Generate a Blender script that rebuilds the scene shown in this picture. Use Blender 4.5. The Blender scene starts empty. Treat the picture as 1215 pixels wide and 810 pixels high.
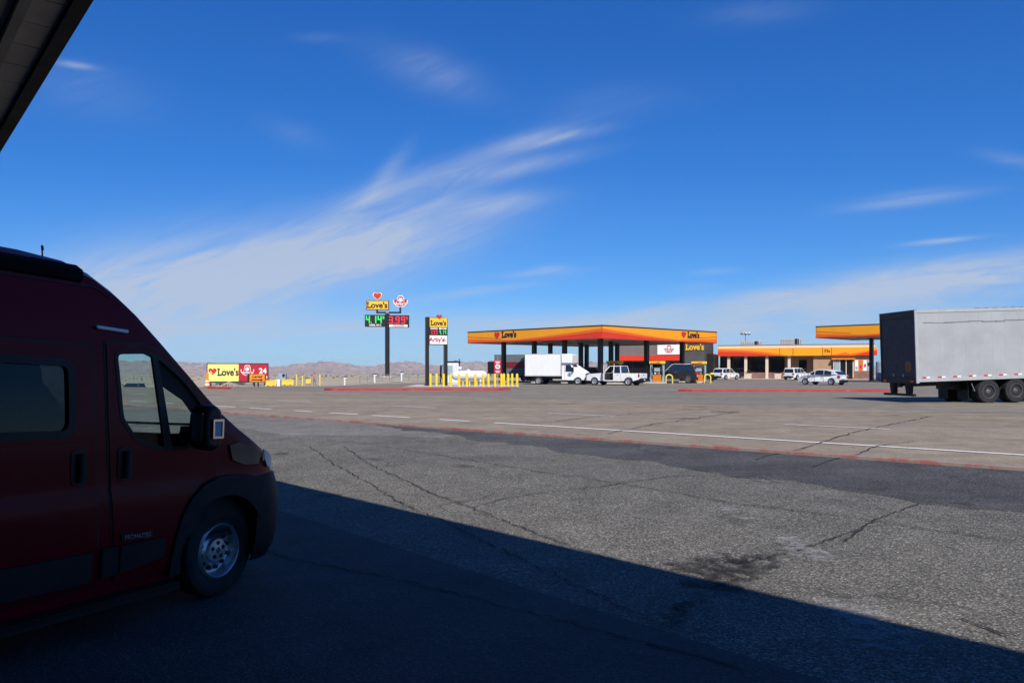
import bpy, bmesh, math, random
from mathutils import Vector, Matrix
from mathutils.geometry import delaunay_2d_cdt
random.seed(7)
R = math.radians
scene = bpy.context.scene
COL = scene.collection

# ------------------------------------------------------------------ frame of the place
FPX, HOR, CX = 930.0, 437.0, 607.5        # focal length, horizon row, centre column (photo pixels)
CAMZ = 1.7
D_ROAD = Vector((-.759, .651)); N_ROAD = Vector((.651, .759))
D_B = Vector((-.656, .755)); N_B = Vector((.755, .656))

def sm(a, b, v):
    t = max(0., min(1., (v-a)/(b-a))); return t*t*(3-2*t)
PROF = [(-60, .3), (-8, .3), (0, .03), (3.2, -.1), (6, -.13), (12, 0), (14.6, .08), (19, .2), (50, .2), (62, .14), (90, .12), (110, 0), (9e5, 0)]
def gz(x, y):
    s = N_ROAD.x*x+N_ROAD.y*y
    z = PROF[0][1]
    for (a, za), (b, zb) in zip(PROF, PROF[1:]):
        if a <= s < b:
            z = za+(zb-za)*sm(a, b, s); break
    q = -x/max(y, 1.)
    z -= .95*sm(58, 115, y)*sm(.13, .27, q)+1.7*sm(62, 128, y)*sm(.37, .47, q)
    r = math.hypot(x, y)
    if r > 200: z -= .0063*(r-200)
    return z
def at(px, Y, dz=0.):                      # ground point seen in a photo column, Y metres ahead
    x = (px-CX)/FPX*Y
    return Vector((x, Y, gz(x, Y)+dz))
def sr(s, r): return (N_ROAD.x*s+D_ROAD.x*r, N_ROAD.y*s+D_ROAD.y*r)

# ------------------------------------------------------------------ materials
class NT:
    def __init__(s, tree): s.t = tree; s.n = tree.nodes; s.l = tree.links
    def new(s, typ, **kw):
        n = s.n.new(typ)
        for k, v in kw.items():
            if k == 'inp':
                for kk, vv in v.items():
                    if hasattr(vv, 'is_output') or isinstance(vv, bpy.types.NodeSocket): s.l.new(vv, n.inputs[kk])
                    else: n.inputs[kk].default_value = vv
            else: setattr(n, k, v)
        return n
    def m(s, op, a, b=None, c=None, clamp=False):
        n = s.new('ShaderNodeMath', operation=op); n.use_clamp = clamp
        for i, v in enumerate((a, b, c)):
            if v is None: continue
            if isinstance(v, bpy.types.NodeSocket): s.l.new(v, n.inputs[i])
            else: n.inputs[i].default_value = v
        return n.outputs[0]
    def mix(s, f, a, b, typ='MIX'):
        n = s.new('ShaderNodeMix', data_type='RGBA', blend_type=typ)
        for i, v in ((0, f), (6, a), (7, b)):
            if isinstance(v, bpy.types.NodeSocket): s.l.new(v, n.inputs[i])
            else: n.inputs[i].default_value = v if i == 0 else (*v[:3], 1)
        return n.outputs[2]
    def ramp(s, f, stops):
        n = s.new('ShaderNodeValToRGB'); e = n.color_ramp.elements
        while len(e) < len(stops): e.new(.5)
        for el, (p, c) in zip(e, stops):
            el.position = p; el.color = (c, c, c, 1) if not hasattr(c, '__len__') else (*c[:3], 1)
        s.l.new(f, n.inputs[0]); return n.outputs[0]
    def noise(s, vec, scale, detail=3., rough=.55, dist=0.):
        n = s.new('ShaderNodeTexNoise'); n.inputs['Scale'].default_value = scale; n.inputs['Detail'].default_value = detail
        n.inputs['Roughness'].default_value = rough; n.inputs['Distortion'].default_value = dist
        s.l.new(vec, n.inputs['Vector']); return n.outputs[0]

def base_mat(name):
    m = bpy.data.materials.new(name); m.use_nodes = True
    t = NT(m.node_tree); p = t.n['Principled BSDF']
    return m, t, p
def mat(name, col, rough=.5, metal=0., var=.12, scale=3., coat=0., emit=None, es=1., bump=0., spec=.5):
    m, t, p = base_mat(name)
    tc = t.new('ShaderNodeTexCoord').outputs['Object']
    if var > 0:
        n = t.noise(tc, scale, 5., .6)
        f = t.ramp(n, [(.25, 1-var*1.6), (.75, 1+var*.5)])
        c = t.mix(1., col, f, 'MULTIPLY'); t.l.new(c, p.inputs['Base Color'])
        rr = t.ramp(n, [(.2, min(1, rough*1.25)), (.8, rough*.85)]); t.l.new(rr, p.inputs['Roughness'])
    else:
        p.inputs['Base Color'].default_value = (*col, 1); p.inputs['Roughness'].default_value = rough
    p.inputs['Metallic'].default_value = metal
    p.inputs['Specular IOR Level'].default_value = spec
    if coat: p.inputs['Coat Weight'].default_value = coat; p.inputs['Coat Roughness'].default_value = .04
    if emit: p.inputs['Emission Color'].default_value = (*emit, 1); p.inputs['Emission Strength'].default_value = es
    if bump:
        b = t.new('ShaderNodeBump', inp={'Strength': bump, 'Distance': .01, 'Height': t.noise(tc, 40., 3.)})
        t.l.new(b.outputs[0], p.inputs['Normal'])
    return m
def glass_mat(name, tint, refl=1.0):
    m, t, p = base_mat(name); t.n.remove(p)
    out = t.n['Material Output']
    tr = t.new('ShaderNodeBsdfTransparent'); tr.inputs[0].default_value = (*tint, 1)
    gl = t.new('ShaderNodeBsdfGlossy'); gl.inputs['Roughness'].default_value = .01
    fr = t.new('ShaderNodeFresnel'); fr.inputs[0].default_value = 1.45
    f = t.m('MULTIPLY', fr.outputs[0], refl)
    mx = t.new('ShaderNodeMixShader'); t.l.new(f, mx.inputs[0]); t.l.new(tr.outputs[0], mx.inputs[1]); t.l.new(gl.outputs[0], mx.inputs[2])
    t.l.new(mx.outputs[0], out.inputs[0]); return m

def asphalt(name, base, patch, speck, rot_stretch=None, crack=0., vscale=70.):
    m, t, p = base_mat(name)
    tc = t.new('ShaderNodeTexCoord').outputs['Object']
    big = t.noise(tc, .16, 5., .6, .6)
    mid = t.noise(tc, 1.3, 6., .65, .3)
    fine = t.noise(tc, 38., 4., .7)
    c = t.mix(t.ramp(big, [(.35, 0.), (.65, 1.)]), base, patch)
    c = t.mix(1., c, t.ramp(mid, [(.3, .76), (.7, 1.16)]), 'MULTIPLY')
    if rot_stretch:                        # wheel-worn streaks running along the road
        mp = t.new('ShaderNodeMapping'); mp.inputs['Rotation'].default_value = (0, 0, -math.atan2(D_ROAD.y, D_ROAD.x))
        mp.inputs['Scale'].default_value = (.03, .9, 1); t.l.new(tc, mp.inputs['Vector'])
        st = t.noise(mp.outputs[0], 1., 4., .6)
        c = t.mix(1., c, t.ramp(st, [(.3, 1-rot_stretch), (.7, 1+rot_stretch*.6)]), 'MULTIPLY')
    vo = t.new('ShaderNodeTexVoronoi'); vo.inputs['Scale'].default_value = vscale; t.l.new(tc, vo.inputs['Vector'])
    sep = t.new('ShaderNodeSeparateColor'); t.l.new(vo.outputs['Color'], sep.inputs[0])
    sp = t.ramp(sep.outputs[0], [(0., 1-speck), (.6, 1.), (.86, 1+speck*.6), (1., 1+speck*2.6)])
    c = t.mix(1., c, sp, 'MULTIPLY')
    c = t.mix(1., c, t.ramp(fine, [(.3, 1-speck*.45), (.7, 1+speck*.4)]), 'MULTIPLY')
    if crack:
        ws = t.new('ShaderNodeVectorMath', operation='ADD')
        nn = t.new('ShaderNodeTexNoise'); nn.inputs['Scale'].default_value = .9; nn.inputs['Detail'].default_value = 5.; t.l.new(tc, nn.inputs['Vector'])
        sc = t.new('ShaderNodeVectorMath', operation='SCALE'); t.l.new(nn.outputs['Color'], sc.inputs[0]); sc.inputs['Scale'].default_value = 1.7
        t.l.new(tc, ws.inputs[0]); t.l.new(sc.outputs[0], ws.inputs[1])
        v2 = t.new('ShaderNodeTexVoronoi', feature='DISTANCE_TO_EDGE'); v2.inputs['Scale'].default_value = .23; t.l.new(ws.outputs[0], v2.inputs['Vector'])
        k = t.ramp(v2.outputs['Distance'], [(.0, 1.), (.004, .6), (.009, 0.)])
        k = t.m('MULTIPLY', k, t.ramp(t.noise(tc, .35, 2.), [(.42, 0.), (.6, 1.)]))
        c = t.mix(t.m('MULTIPLY', k, crack), c, tuple(v*.35 for v in base))
    t.l.new(c, p.inputs['Base Color']); p.inputs['Roughness'].default_value = .92
    p.inputs['Specular IOR Level'].default_value = .25
    h = t.m('ADD', fine, t.m('MULTIPLY', vo.outputs['Distance'], .8))
    b = t.new('ShaderNodeBump', inp={'Strength': .45, 'Distance': .012, 'Height': h}); t.l.new(b.outputs[0], p.inputs['Normal'])
    return m
def worn_paint(name, col, under, cover=.55, scale=2.2):
    m, t, p = base_mat(name); tc = t.new('ShaderNodeTexCoord').outputs['Object']
    n = t.noise(tc, scale, 7., .72); f = t.ramp(n, [(cover-.25, 0.), (cover-.02, .25), (cover+.12, 1.)])
    f = t.m('SUBTRACT', 1., f)
    n2 = t.noise(tc, 35., 3.)
    c = t.mix(f, under, t.mix(1., col, t.ramp(n2, [(.3, .8), (.7, 1.05)]), 'MULTIPLY'))
    t.l.new(c, p.inputs['Base Color']); p.inputs['Roughness'].default_value = .8
    return m

def decal(name, col, cover=.5, scale=3., strength=1., var=.2):
    """worn marking: where it has worn away the ground below shows through"""
    m, t, p = base_mat(name); tc = t.new('ShaderNodeTexCoord').outputs['Object']
    n = t.noise(tc, scale, 8., .75); n2 = t.noise(tc, scale*.22, 3., .5)
    f = t.ramp(t.m('ADD', t.m('MULTIPLY', n, .65), t.m('MULTIPLY', n2, .35)), [(cover-.11, 1.), (cover+.09, 0.)])
    f = t.m('MULTIPLY', f, strength)
    c = t.mix(1., col, t.ramp(t.noise(tc, 40., 3.), [(.3, 1-var), (.7, 1+var*.4)]), 'MULTIPLY'); t.l.new(c, p.inputs['Base Color'])
    p.inputs['Roughness'].default_value = .85; p.inputs['Specular IOR Level'].default_value = .2
    tr = t.new('ShaderNodeBsdfTransparent'); mx = t.new('ShaderNodeMixShader'); t.l.new(f, mx.inputs[0]); t.l.new(tr.outputs[0], mx.inputs[1]); t.l.new(p.outputs[0], mx.inputs[2])
    t.l.new(mx.outputs[0], t.n['Material Output'].inputs[0]); return m
M = {}
M['lot'] = asphalt('lot_asphalt', (.109, .104, .091), (.147, .140, .121), .62, crack=.85)
M['patch'] = asphalt('patch_asphalt', (.058, .058, .059), (.088, .087, .087), .5, crack=.8, rot_stretch=.22)
M['paleasph'] = asphalt('pale_worn_asphalt', (.150, .145, .132), (.18, .173, .158), .4, crack=.5, rot_stretch=.12)
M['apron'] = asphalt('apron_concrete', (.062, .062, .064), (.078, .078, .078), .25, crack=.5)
M['road'] = asphalt('road_surface', (.235, .195, .146), (.262, .219, .165), .2, rot_stretch=.16, crack=.55)
M['court'] = asphalt('forecourt_surface', (.190, .168, .133), (.218, .193, .153), .12, rot_stretch=.2, crack=.3, vscale=30.)
M['pad'] = mat('pale_concrete', (.52, .49, .45), .9, var=.2, scale=1.5)
M['tar'] = decal('crack_tar', (.02, .019, .018), .60, 3., .75)
M['redkerb'] = worn_paint('red_kerb_paint', (.40, .022, .028), (.33, .17, .15), .66, 1.4)
M['redkerb2'] = worn_paint('worn_red_kerb_paint', (.30, .07, .06), (.24, .19, .165), .43, 2.2)
M['wline'] = decal('white_road_paint', (.70, .68, .65), .64, 1.5, .97)
M['yline'] = decal('yellow_road_paint', (.52, .31, .08), .58, .9, .85)
M['smudge'] = decal('white_smear', (.42, .42, .43), .46, 9., .55)
M['oil'] = decal('oil_stain', (.028, .027, .026), .50, 5., .85)
M['white'] = mat('white_paint', (.78, .78, .77), .35, var=.05, coat=.3)
M['silverwhite'] = mat('pale_silver_paint', (.72, .73, .74), .3, metal=.05, var=.05, coat=.4)
M['doordark'] = mat('dark_door_panel', (.045, .05, .062), .6, var=.12, spec=.25)
M['trailer'] = mat('trailer_white_panel', (.355, .368, .378), .5, var=.12, scale=.9)
M['trailer_frame'] = mat('trailer_alloy', (.50, .50, .49), .42, metal=.3, var=.12)
M['greybody'] = mat('grey_trailer_panel', (.12, .13, .145), .45, var=.1)
M['maroon'] = mat('maroon_stripe', (.15, .008, .012), .4, var=.08)
M['black'] = mat('black_paint', (.010, .010, .011), .45, var=.2, spec=.3)
M['blackcar'] = mat('black_car_paint', (.012, .013, .015), .2, var=.05, coat=.8)
M['navy'] = mat('navy_car_paint', (.02, .028, .045), .25, var=.05, coat=.7)
M['rubber'] = mat('tyre_rubber', (.018, .018, .019), .85, var=.25, scale=9)
M['rim'] = mat('steel_rim', (.55, .56, .58), .35, metal=.75, var=.1)
M['darkrim'] = mat('dark_rim', (.13, .13, .132), .5, metal=.4, var=.25)
M['plastic'] = mat('dark_plastic', (.011, .012, .014), .6, spec=.25, var=.12, scale=6, bump=.08)
M['van'] = mat('van_red_paint', (.145, .0008, .007), .30, var=.05, coat=.06, scale=1.2, spec=.12)
M['brownreflect'] = mat('brown_reflection_lens', (.10, .065, .05), .15, var=.1, coat=.4)  # brown reflection in the headlamp, put in as the lens colour
M['casedark'] = mat('matt_dark_case', (.010, .005, .007), .75, var=.1, spec=.08)
M['cabin'] = mat('cabin_dark_trim', (.02, .02, .022), .8, var=.2)
M['seat'] = mat('seat_cloth', (.03, .028, .028), .9, var=.2)
M['chrome'] = mat('chrome', (.75, .77, .8), .12, metal=1., var=.05)
M['lens'] = mat('clear_lens', (.62, .66, .7), .08, var=.1, coat=1., scale=20)
M['redlens'] = mat('red_lens', (.42, .012, .012), .15, var=.05, coat=1.)
M['amber'] = mat('amber_lens', (.6, .2, .02), .2, var=.05, coat=1.)
M['carglass'] = mat('dark_car_glass', (.012, .015, .018), .05, var=.05, coat=1.)
M['vglass'] = glass_mat('teal_window_glass', (.80, .99, .95), .5)
M['wglass'] = glass_mat('windscreen_glass', (.95, 1., .99), .4)
M['vdark'] = glass_mat('privacy_glass', (.03, .045, .05), 1.)
M['yellow'] = mat('yellow_safety_paint', (.80, .56, .015), .5, var=.12, scale=4)
M['paleyellow'] = mat('pale_yellow_paint', (.78, .62, .12), .5, var=.15, scale=4)
M['signyellow'] = mat('sign_yellow', (.86, .50, .03), .4, var=.03)
M['boardyellow'] = mat('billboard_yellow', (.83, .72, .20), .5, var=.05)
M['orange'] = mat('sign_orange', (.85, .27, .01), .4, var=.05)
M['f_yellow'] = mat('fascia_yellow', (.88, .345, .005), .35, var=.04, scale=.6)
M['f_orange'] = mat('fascia_orange', (.78, .14, .01), .35, var=.04, scale=.6)
M['f_red'] = mat('fascia_red', (.68, .04, .010), .35, var=.05, scale=.6)
M['red'] = mat('sign_red', (.60, .02, .02), .4, var=.04)
M['signred'] = mat('dark_sign_red', (.42, .012, .03), .4, var=.05)
M['signblack'] = mat('sign_black', (.012, .011, .012), .4, var=.1)
M['signwhite'] = mat('sign_white', (.82, .82, .80), .5, var=.03)
M['soffit'] = mat('canopy_soffit', (.55, .56, .56), .6, var=.08, scale=.5)
M['led_green'] = mat('green_led', (.02, .3, .06), .5, var=0, emit=(.03, .8, .13), es=.75)
M['led_red'] = mat('red_led', (.3, .01, .02), .5, var=0, emit=(.75, .02, .05), es=.7)
M['tan'] = mat('tan_stucco', (.41, .255, .145), .9, var=.06, scale=1.2)
M['cream'] = mat('cream_stucco', (.68, .56, .44), .9, var=.06)
M['darkgrey'] = mat('dark_grey_cladding', (.075, .068, .062), .7, var=.12, scale=1.)
M['midgrey'] = mat('mid_grey_cladding', (.16, .145, .135), .7, var=.1, scale=1.)
M['storeglass'] = mat('store_glass', (.012, .013, .015), .06, var=.1, coat=1.)
M['acunit'] = mat('galvanised_sheet', (.50, .48, .44), .5, metal=.2, var=.15)
M['steel'] = mat('weathered_steel', (.30, .31, .32), .5, metal=.5, var=.2)
M['bluegrey'] = mat('blue_grey_cabinet', (.30, .38, .44), .5, var=.12)
M['tank'] = mat('tank_white', (.66, .66, .65), .4, var=.05, scale=1.)
M['ov_soffit'] = mat('overhang_soffit', (.66, .61, .54), .8, var=.15, scale=1.2)
M['ov_beam'] = mat('overhang_trim', (.42, .40, .37), .7, var=.12)
M['ov_black'] = mat('overhang_fascia', (.02, .02, .022), .6, var=.2)
M['ov_blocker'] = mat('shop_wall', (.05, .042, .035), .9, var=.15)
M['skin'] = mat('skin', (.45, .25, .17), .6, var=.05)
M['pink'] = mat('pink_shirt', (.55, .22, .16), .9, var=.1)
M['jean'] = mat('grey_trousers', (.16, .165, .175), .9, var=.15)
M['rock'] = mat('rubble', (.45, .36, .29), .95, var=.35, scale=4)
M['dryscrub'] = mat('dry_scrub', (.17, .15, .10), .95, var=.4, scale=.5)
M['shrub'] = mat('desert_shrub', (.035, .04, .022), .9, var=.4, scale=8)

def brick_mat():
    m, t, p = base_mat('brick'); tc = t.new('ShaderNodeTexCoord').outputs['Object']
    mp = t.new('ShaderNodeMapping'); mp.inputs['Rotation'].default_value = (R(90), 0, 0); t.l.new(tc, mp.inputs['Vector'])
    b = t.new('ShaderNodeTexBrick'); t.l.new(mp.outputs[0], b.inputs['Vector']); b.inputs['Scale'].default_value = 3.2
    b.inputs['Color1'].default_value = (.20, .085, .065, 1); b.inputs['Color2'].default_value = (.26, .12, .09, 1); b.inputs['Mortar'].default_value = (.24, .17, .14, 1)
    c = t.mix(1., b.outputs[0], t.ramp(t.noise(tc, 1.5), [(.3, .8), (.7, 1.1)]), 'MULTIPLY')
    t.l.new(c, p.inputs['Base Color']); p.inputs['Roughness'].default_value = .9; return m
M['brick'] = brick_mat()
def desert_mat():
    m, t, p = base_mat('desert_soil'); tc = t.new('ShaderNodeTexCoord').outputs['Object']
    a = t.noise(tc, .02, 6., .65); b = t.noise(tc, .35, 6., .7); s = t.noise(tc, .11, 8., .8)
    c = t.mix(t.ramp(a, [(.3, 0.), (.7, 1.)]), (.34, .285, .205), (.42, .365, .275))
    c = t.mix(1., c, t.ramp(b, [(.3, .8), (.7, 1.1)]), 'MULTIPLY')
    c = t.mix(t.m('MULTIPLY', t.ramp(s, [(.56, 0.), (.66, 1.)]), .45), c, (.15, .14, .10))
    t.l.new(c, p.inputs['Base Color']); p.inputs['Roughness'].default_value = 1.; p.inputs['Specular IOR Level'].default_value = .1
    return m
M['desert'] = desert_mat()
def hill_mat():
    m, t, p = base_mat('badland_rock'); tc = t.new('ShaderNodeTexCoord').outputs['Object']
    geo = t.new('ShaderNodeSeparateXYZ'); t.l.new(tc, geo.inputs[0])
    n = t.noise(tc, .012, 7., .7); n2 = t.noise(tc, .0025, 3., .5)
    st = t.new('ShaderNodeMapping'); st.inputs['Scale'].default_value = (.002, .002, .11); t.l.new(tc, st.inputs['Vector'])
    n3 = t.noise(st.outputs[0], 1., 3., .6)
    n4 = t.noise(tc, .03, 6., .75)
    c = t.mix(t.ramp(n, [(.38, 0.), (.62, 1.)]), (.42, .335, .285), (.25, .20, .185))
    c = t.mix(t.m('MULTIPLY', t.ramp(n3, [(.45, 0.), (.6, 1.)]), .4), c, (.43, .37, .33))
    c = t.mix(t.m('MULTIPLY', t.ramp(n2, [(.45, 0.), (.6, 1.)]), .45), c, (.33, .23, .21))
    c = t.mix(t.m('MULTIPLY', t.ramp(n4, [(.50, 0.), (.60, 1.)]), .8), c, (.10, .085, .095))
    t.l.new(c, p.inputs['Base Color']); p.inputs['Roughness'].default_value = 1.; p.inputs['Specular IOR Level'].default_value = .05
    return m
M['hills'] = hill_mat()

# ------------------------------------------------------------------ mesh builder and object helpers
class MB:
    def __init__(s): s.bm = bmesh.new()
    def face(s, pts):
        vs = [s.bm.verts.new(p) for p in pts]
        try: s.bm.faces.new(vs)
        except ValueError: pass
        return s
    def box(s, c, d, rz=0., rx=0., ry=0., taper=None):
        m = Matrix.Translation(c) @ Matrix.Rotation(rz, 4, 'Z') @ Matrix.Rotation(ry, 4, 'Y') @ Matrix.Rotation(rx, 4, 'X')
        v = []
        for k in (-.5, .5):
            f = taper if (taper and k > 0) else 1.
            for i, j in ((-.5, -.5), (.5, -.5), (.5, .5), (-.5, .5)):
                v.append(s.bm.verts.new(m @ Vector((i*d[0]*f, j*d[1]*f, k*d[2]))))
        for f in ((3, 2, 1, 0), (4, 5, 6, 7), (0, 1, 5, 4), (1, 2, 6, 5), (2, 3, 7, 6), (3, 0, 4, 7)):
            s.bm.faces.new([v[i] for i in f])
        return s
    def bx(s, x0, x1, y0, y1, z0, z1):
        return s.box(((x0+x1)/2, (y0+y1)/2, (z0+z1)/2), (abs(x1-x0), abs(y1-y0), abs(z1-z0)))
    def rings(s, rings, cap=True, closed=True):
        vr = [[s.bm.verts.new(p) for p in r] for r in rings]
        n = len(vr[0])
        for a, b in zip(vr, vr[1:]):
            for i in range(n if closed else n-1):
                j = (i+1) % n
                try: s.bm.faces.new((a[i], a[j], b[j], b[i]))
                except ValueError: pass
        if cap:
            s.bm.faces.new(vr[0][::-1]); s.bm.faces.new(vr[-1])
        return s
    def cyl(s, p0, p1, r0, r1=None, n=14, cap=True):
        p0 = Vector(p0); p1 = Vector(p1); r1 = r0 if r1 is None else r1
        d = (p1-p0).normalized(); a = d.orthogonal().normalized(); b = d.cross(a)
        f = lambda p, r: [p+(a*math.cos(2*math.pi*i/n)+b*math.sin(2*math.pi*i/n))*r for i in range(n)]
        return s.rings([f(p0, r0), f(p1, r1)], cap)
    def tube(s, pts, r, n=8):
        pts = [Vector(p) for p in pts]; rg = []; a = None
        for i, p in enumerate(pts):
            d = (pts[min(i+1, len(pts)-1)]-pts[max(i-1, 0)]).normalized()
            a = d.orthogonal().normalized() if a is None else (a-d*a.dot(d)).normalized()
            b = d.cross(a)
            rg.append([p+(a*math.cos(2*math.pi*k/n)+b*math.sin(2*math.pi*k/n))*r for k in range(n)])
        return s.rings(rg)
    def lathe(s, prof, axis, c=(0, 0, 0), n=24, cap=True):   # prof: (distance along axis, radius)
        c = Vector(c); d = Vector(axis).normalized(); a = d.orthogonal().normalized(); b = d.cross(a)
        return s.rings([[c+d*h+(a*math.cos(2*math.pi*i/n)+b*math.sin(2*math.pi*i/n))*max(r, 1e-4) for i in range(n)] for h, r in prof], cap)
    def prism(s, poly, o, ux, uy, ext):                       # planar outline given real thickness along ext
        o, ux, uy, ext = map(Vector, (o, ux, uy, ext))
        a = [o+ux*p[0]+uy*p[1] for p in poly]
        return s.rings([a, [p+ext for p in a]])
    def build(s, name, mt, parent=None, smooth=False, bevel=0., seg=2, loc=None, rz=0., auto=None):
        bmesh.ops.recalc_face_normals(s.bm, faces=s.bm.faces)
        me = bpy.data.meshes.new(name); s.bm.to_mesh(me); s.bm.free()
        if mt: me.materials.append(mt)
        if smooth:
            me.polygons.foreach_set('use_smooth', [True]*len(me.polygons))
            me.set_sharp_from_angle(angle=R(auto or 38))
        o = bpy.data.objects.new(name, me); COL.objects.link(o)
        if parent: o.parent = parent
        if loc is not None: o.location = loc
        o.rotation_euler.z = rz
        if bevel:
            md = o.modifiers.new('bevel', 'BEVEL'); md.width = bevel; md.segments = seg; md.limit_method = 'ANGLE'; md.angle_limit = R(35)
            me.polygons.foreach_set('use_smooth', [True]*len(me.polygons)); me.set_sharp_from_angle(angle=R(50))
        return o
def tag(o, label=None, cat=None, group=None, kind=None):
    if label: o['label'] = label
    if cat: o['category'] = cat
    if group: o['group'] = group
    if kind: o['kind'] = kind
    return o
def thing(name, label, cat, loc=(0, 0, 0), rz=0., group=None):
    o = bpy.data.objects.new(name, None); COL.objects.link(o); o.location = loc; o.rotation_euler.z = rz; o.empty_display_size = .3
    return tag(o, label, cat, group)
def copy_tree(o, parent=None):
    c = o.copy(); COL.objects.link(c); c.parent = parent
    for ch in list(o.children): copy_tree(ch, c)
    return c
def text(name, s, size, mt, parent, loc, rot=(R(90), 0, 0), ext=.01, bold=0., align='CENTER', sx=1., shear=0.):
    cu = bpy.data.curves.new(name, 'FONT'); cu.body = s; cu.size = size; cu.extrude = ext; cu.offset = bold; cu.align_x = align; cu.align_y = 'CENTER'; cu.shear = shear
    cu.resolution_u = 4
    t = bpy.data.objects.new(name, cu); COL.objects.link(t)
    bpy.context.view_layer.update()
    me = bpy.data.meshes.new_from_object(t.evaluated_get(bpy.context.evaluated_depsgraph_get()))
    bpy.data.objects.remove(t); bpy.data.curves.remove(cu)
    me.materials.clear(); me.materials.append(mt); me.name = name
    o = bpy.data.objects.new(name, me); COL.objects.link(o); o.parent = parent; o.location = loc; o.rotation_euler = rot; o.scale = (sx, 1, 1)
    return o
def slab_word(name, size, mt, parent, loc, rot=(R(90), 0, 0), ext=.01, sx=1.):
    """the word with slab serifs on its big L, joined to one mesh"""
    o = text(name, "Love's", size, mt, parent, loc, rot, ext, size*.028, sx=sx)
    me = o.data; xs = [v.co.x for v in me.vertices]; ys = [v.co.y for v in me.vertices]
    x0 = min(xs); y0 = min(ys); y1 = max(ys)
    bm = bmesh.new(); bm.from_mesh(me)
    def bar(xa, xb, ya, yb):
        g = bmesh.ops.create_cube(bm, size=1., matrix=Matrix.Translation(((xa+xb)/2, (ya+yb)/2, 0)) @ Matrix.Diagonal((xb-xa, yb-ya, ext*1.9, 1)))
    bar(x0-size*.10, x0+size*.24, y1-size*.15, y1-size*.05)
    bar(x0-size*.10, x0+size*.10, y0, y0+size*.11)
    bar(x0+size*.36, x0+size*.46, y0, y0+size*.22)
    bm.to_mesh(me); bm.free(); return o
def heart_poly(n=36):
    p = []
    for i in range(n):
        a = 2*math.pi*i/n
        p.append((16*math.sin(a)**3/17, (13*math.cos(a)-5*math.cos(2*a)-2*math.cos(3*a)-math.cos(4*a))/17))
    return p
def heart(name, w, mt, parent, loc, ext=.02, rz=0., edge=None):
    m = MB().prism([(x*w/2, y*w/2) for x, y in heart_poly()], (0, 0, 0), (1, 0, 0), (0, 0, 1), (0, -ext, 0))
    return m.build(name, mt, parent, loc=loc, rz=rz)

def ground_strip(name, rows, mt, off=0., kind='structure', skirt=0.):
    """rows: list of lists of (x,y); draped on the terrain"""
    m = MB(); vr = [[m.bm.verts.new((x, y, gz(x, y)+off-(skirt if i == 0 else 0))) for i, (x, y) in enumerate(r)] for r in rows]
    for a, b in zip(vr, vr[1:]):
        for i in range(len(a)-1): m.bm.faces.new((a[i], a[i+1], b[i+1], b[i]))
    o = m.build(name, mt, smooth=True); 
    me = o.data
    if me.polygons and me.polygons[0].normal.z < 0: me.flip_normals()
    return tag(o, kind=kind)
def frange(a, b, st):
    n = max(1, int(math.ceil(abs(b-a)/st))); return [a+(b-a)*i/n for i in range(n+1)]

# ------------------------------------------------------------------ terrain, roads, markings
def polar_desert():
    m = MB(); az = frange(-180, -64, 4)[:-1]+frange(-64, 64, .8)+frange(64, 180, 4)[1:]
    rad = [0.5]
    while rad[-1] < 9500: rad.append(rad[-1]*1.035+.6)
    vr = []
    for r in rad:
        row = []
        for a in az:
            x = r*math.sin(R(a)); y = r*math.cos(R(a))
            z = gz(x, y)-.07
            if r > 130: z += .12*math.sin(x*.05+1.3*math.sin(y*.021))*math.sin(y*.034+x*.01)*min(1, (r-130)/200)
            row.append(m.bm.verts.new((x, y, z-(.25 if r < 40 else 0))))
        vr.append(row)
    for a, b in zip(vr, vr[1:]):
        for i in range(len(a)-1): m.bm.faces.new((a[i], a[i+1], b[i+1], b[i]))
    return tag(m.build('ground', M['desert'], smooth=True), kind='structure')
polar_desert()
ground_strip('parking_lot', [[sr(s, r) for r in frange(-60, 70, 1.)] for s in frange(-40, 14.6, .7)], M['lot'])
ground_strip('road', [[sr(s, r) for r in frange(-90, 62, 2.)+frange(62, 320, 6)[1:]] for s in frange(14.72, 30, .8)], M['road'])
ground_strip('forecourt', [[sr(s, r) for r in frange(-130, 62, 2.)] for s in frange(30, 60, 1.)+frange(60, 150, 2.5)[1:]], M['court'])
# concrete apron under the shop overhang, its edge parallel to the building
nb = lambda n, d: (N_B.x*n+D_B.x*d, N_B.y*n+D_B.y*d)
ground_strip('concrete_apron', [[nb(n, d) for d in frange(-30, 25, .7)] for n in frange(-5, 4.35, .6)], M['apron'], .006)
# darker resurfaced strip beside the road
def lerp0(tab, v):
    for (p, fp), (q, fq) in zip(tab, tab[1:]):
        if v <= q: return fp+(fq-fp)*(v-p)/(q-p)
    return tab[-1][1]
PATCH_EDGE = [(-60, 9.6), (-8, 9.9), (1.4, 11.0), (3.2, 11.25), (6., 12.0), (9.2, 12.75), (13., 13.5), (17.5, 14.4)]
rows = []
for r in frange(-60, 17.5, .25):
    lo = lerp0(PATCH_EDGE, r)+.14*math.sin(r*1.9)+.09*math.sin(r*4.3+1)+random.gauss(0, .05); lo = min(lo, 14.45)
    rows.append([sr(lo-.12, r)]+[sr(lo+(14.57-lo)*i/6, r) for i in range(7)])
ground_strip('asphalt_patch', rows, M['patch'], .010, skirt=.03)

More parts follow.
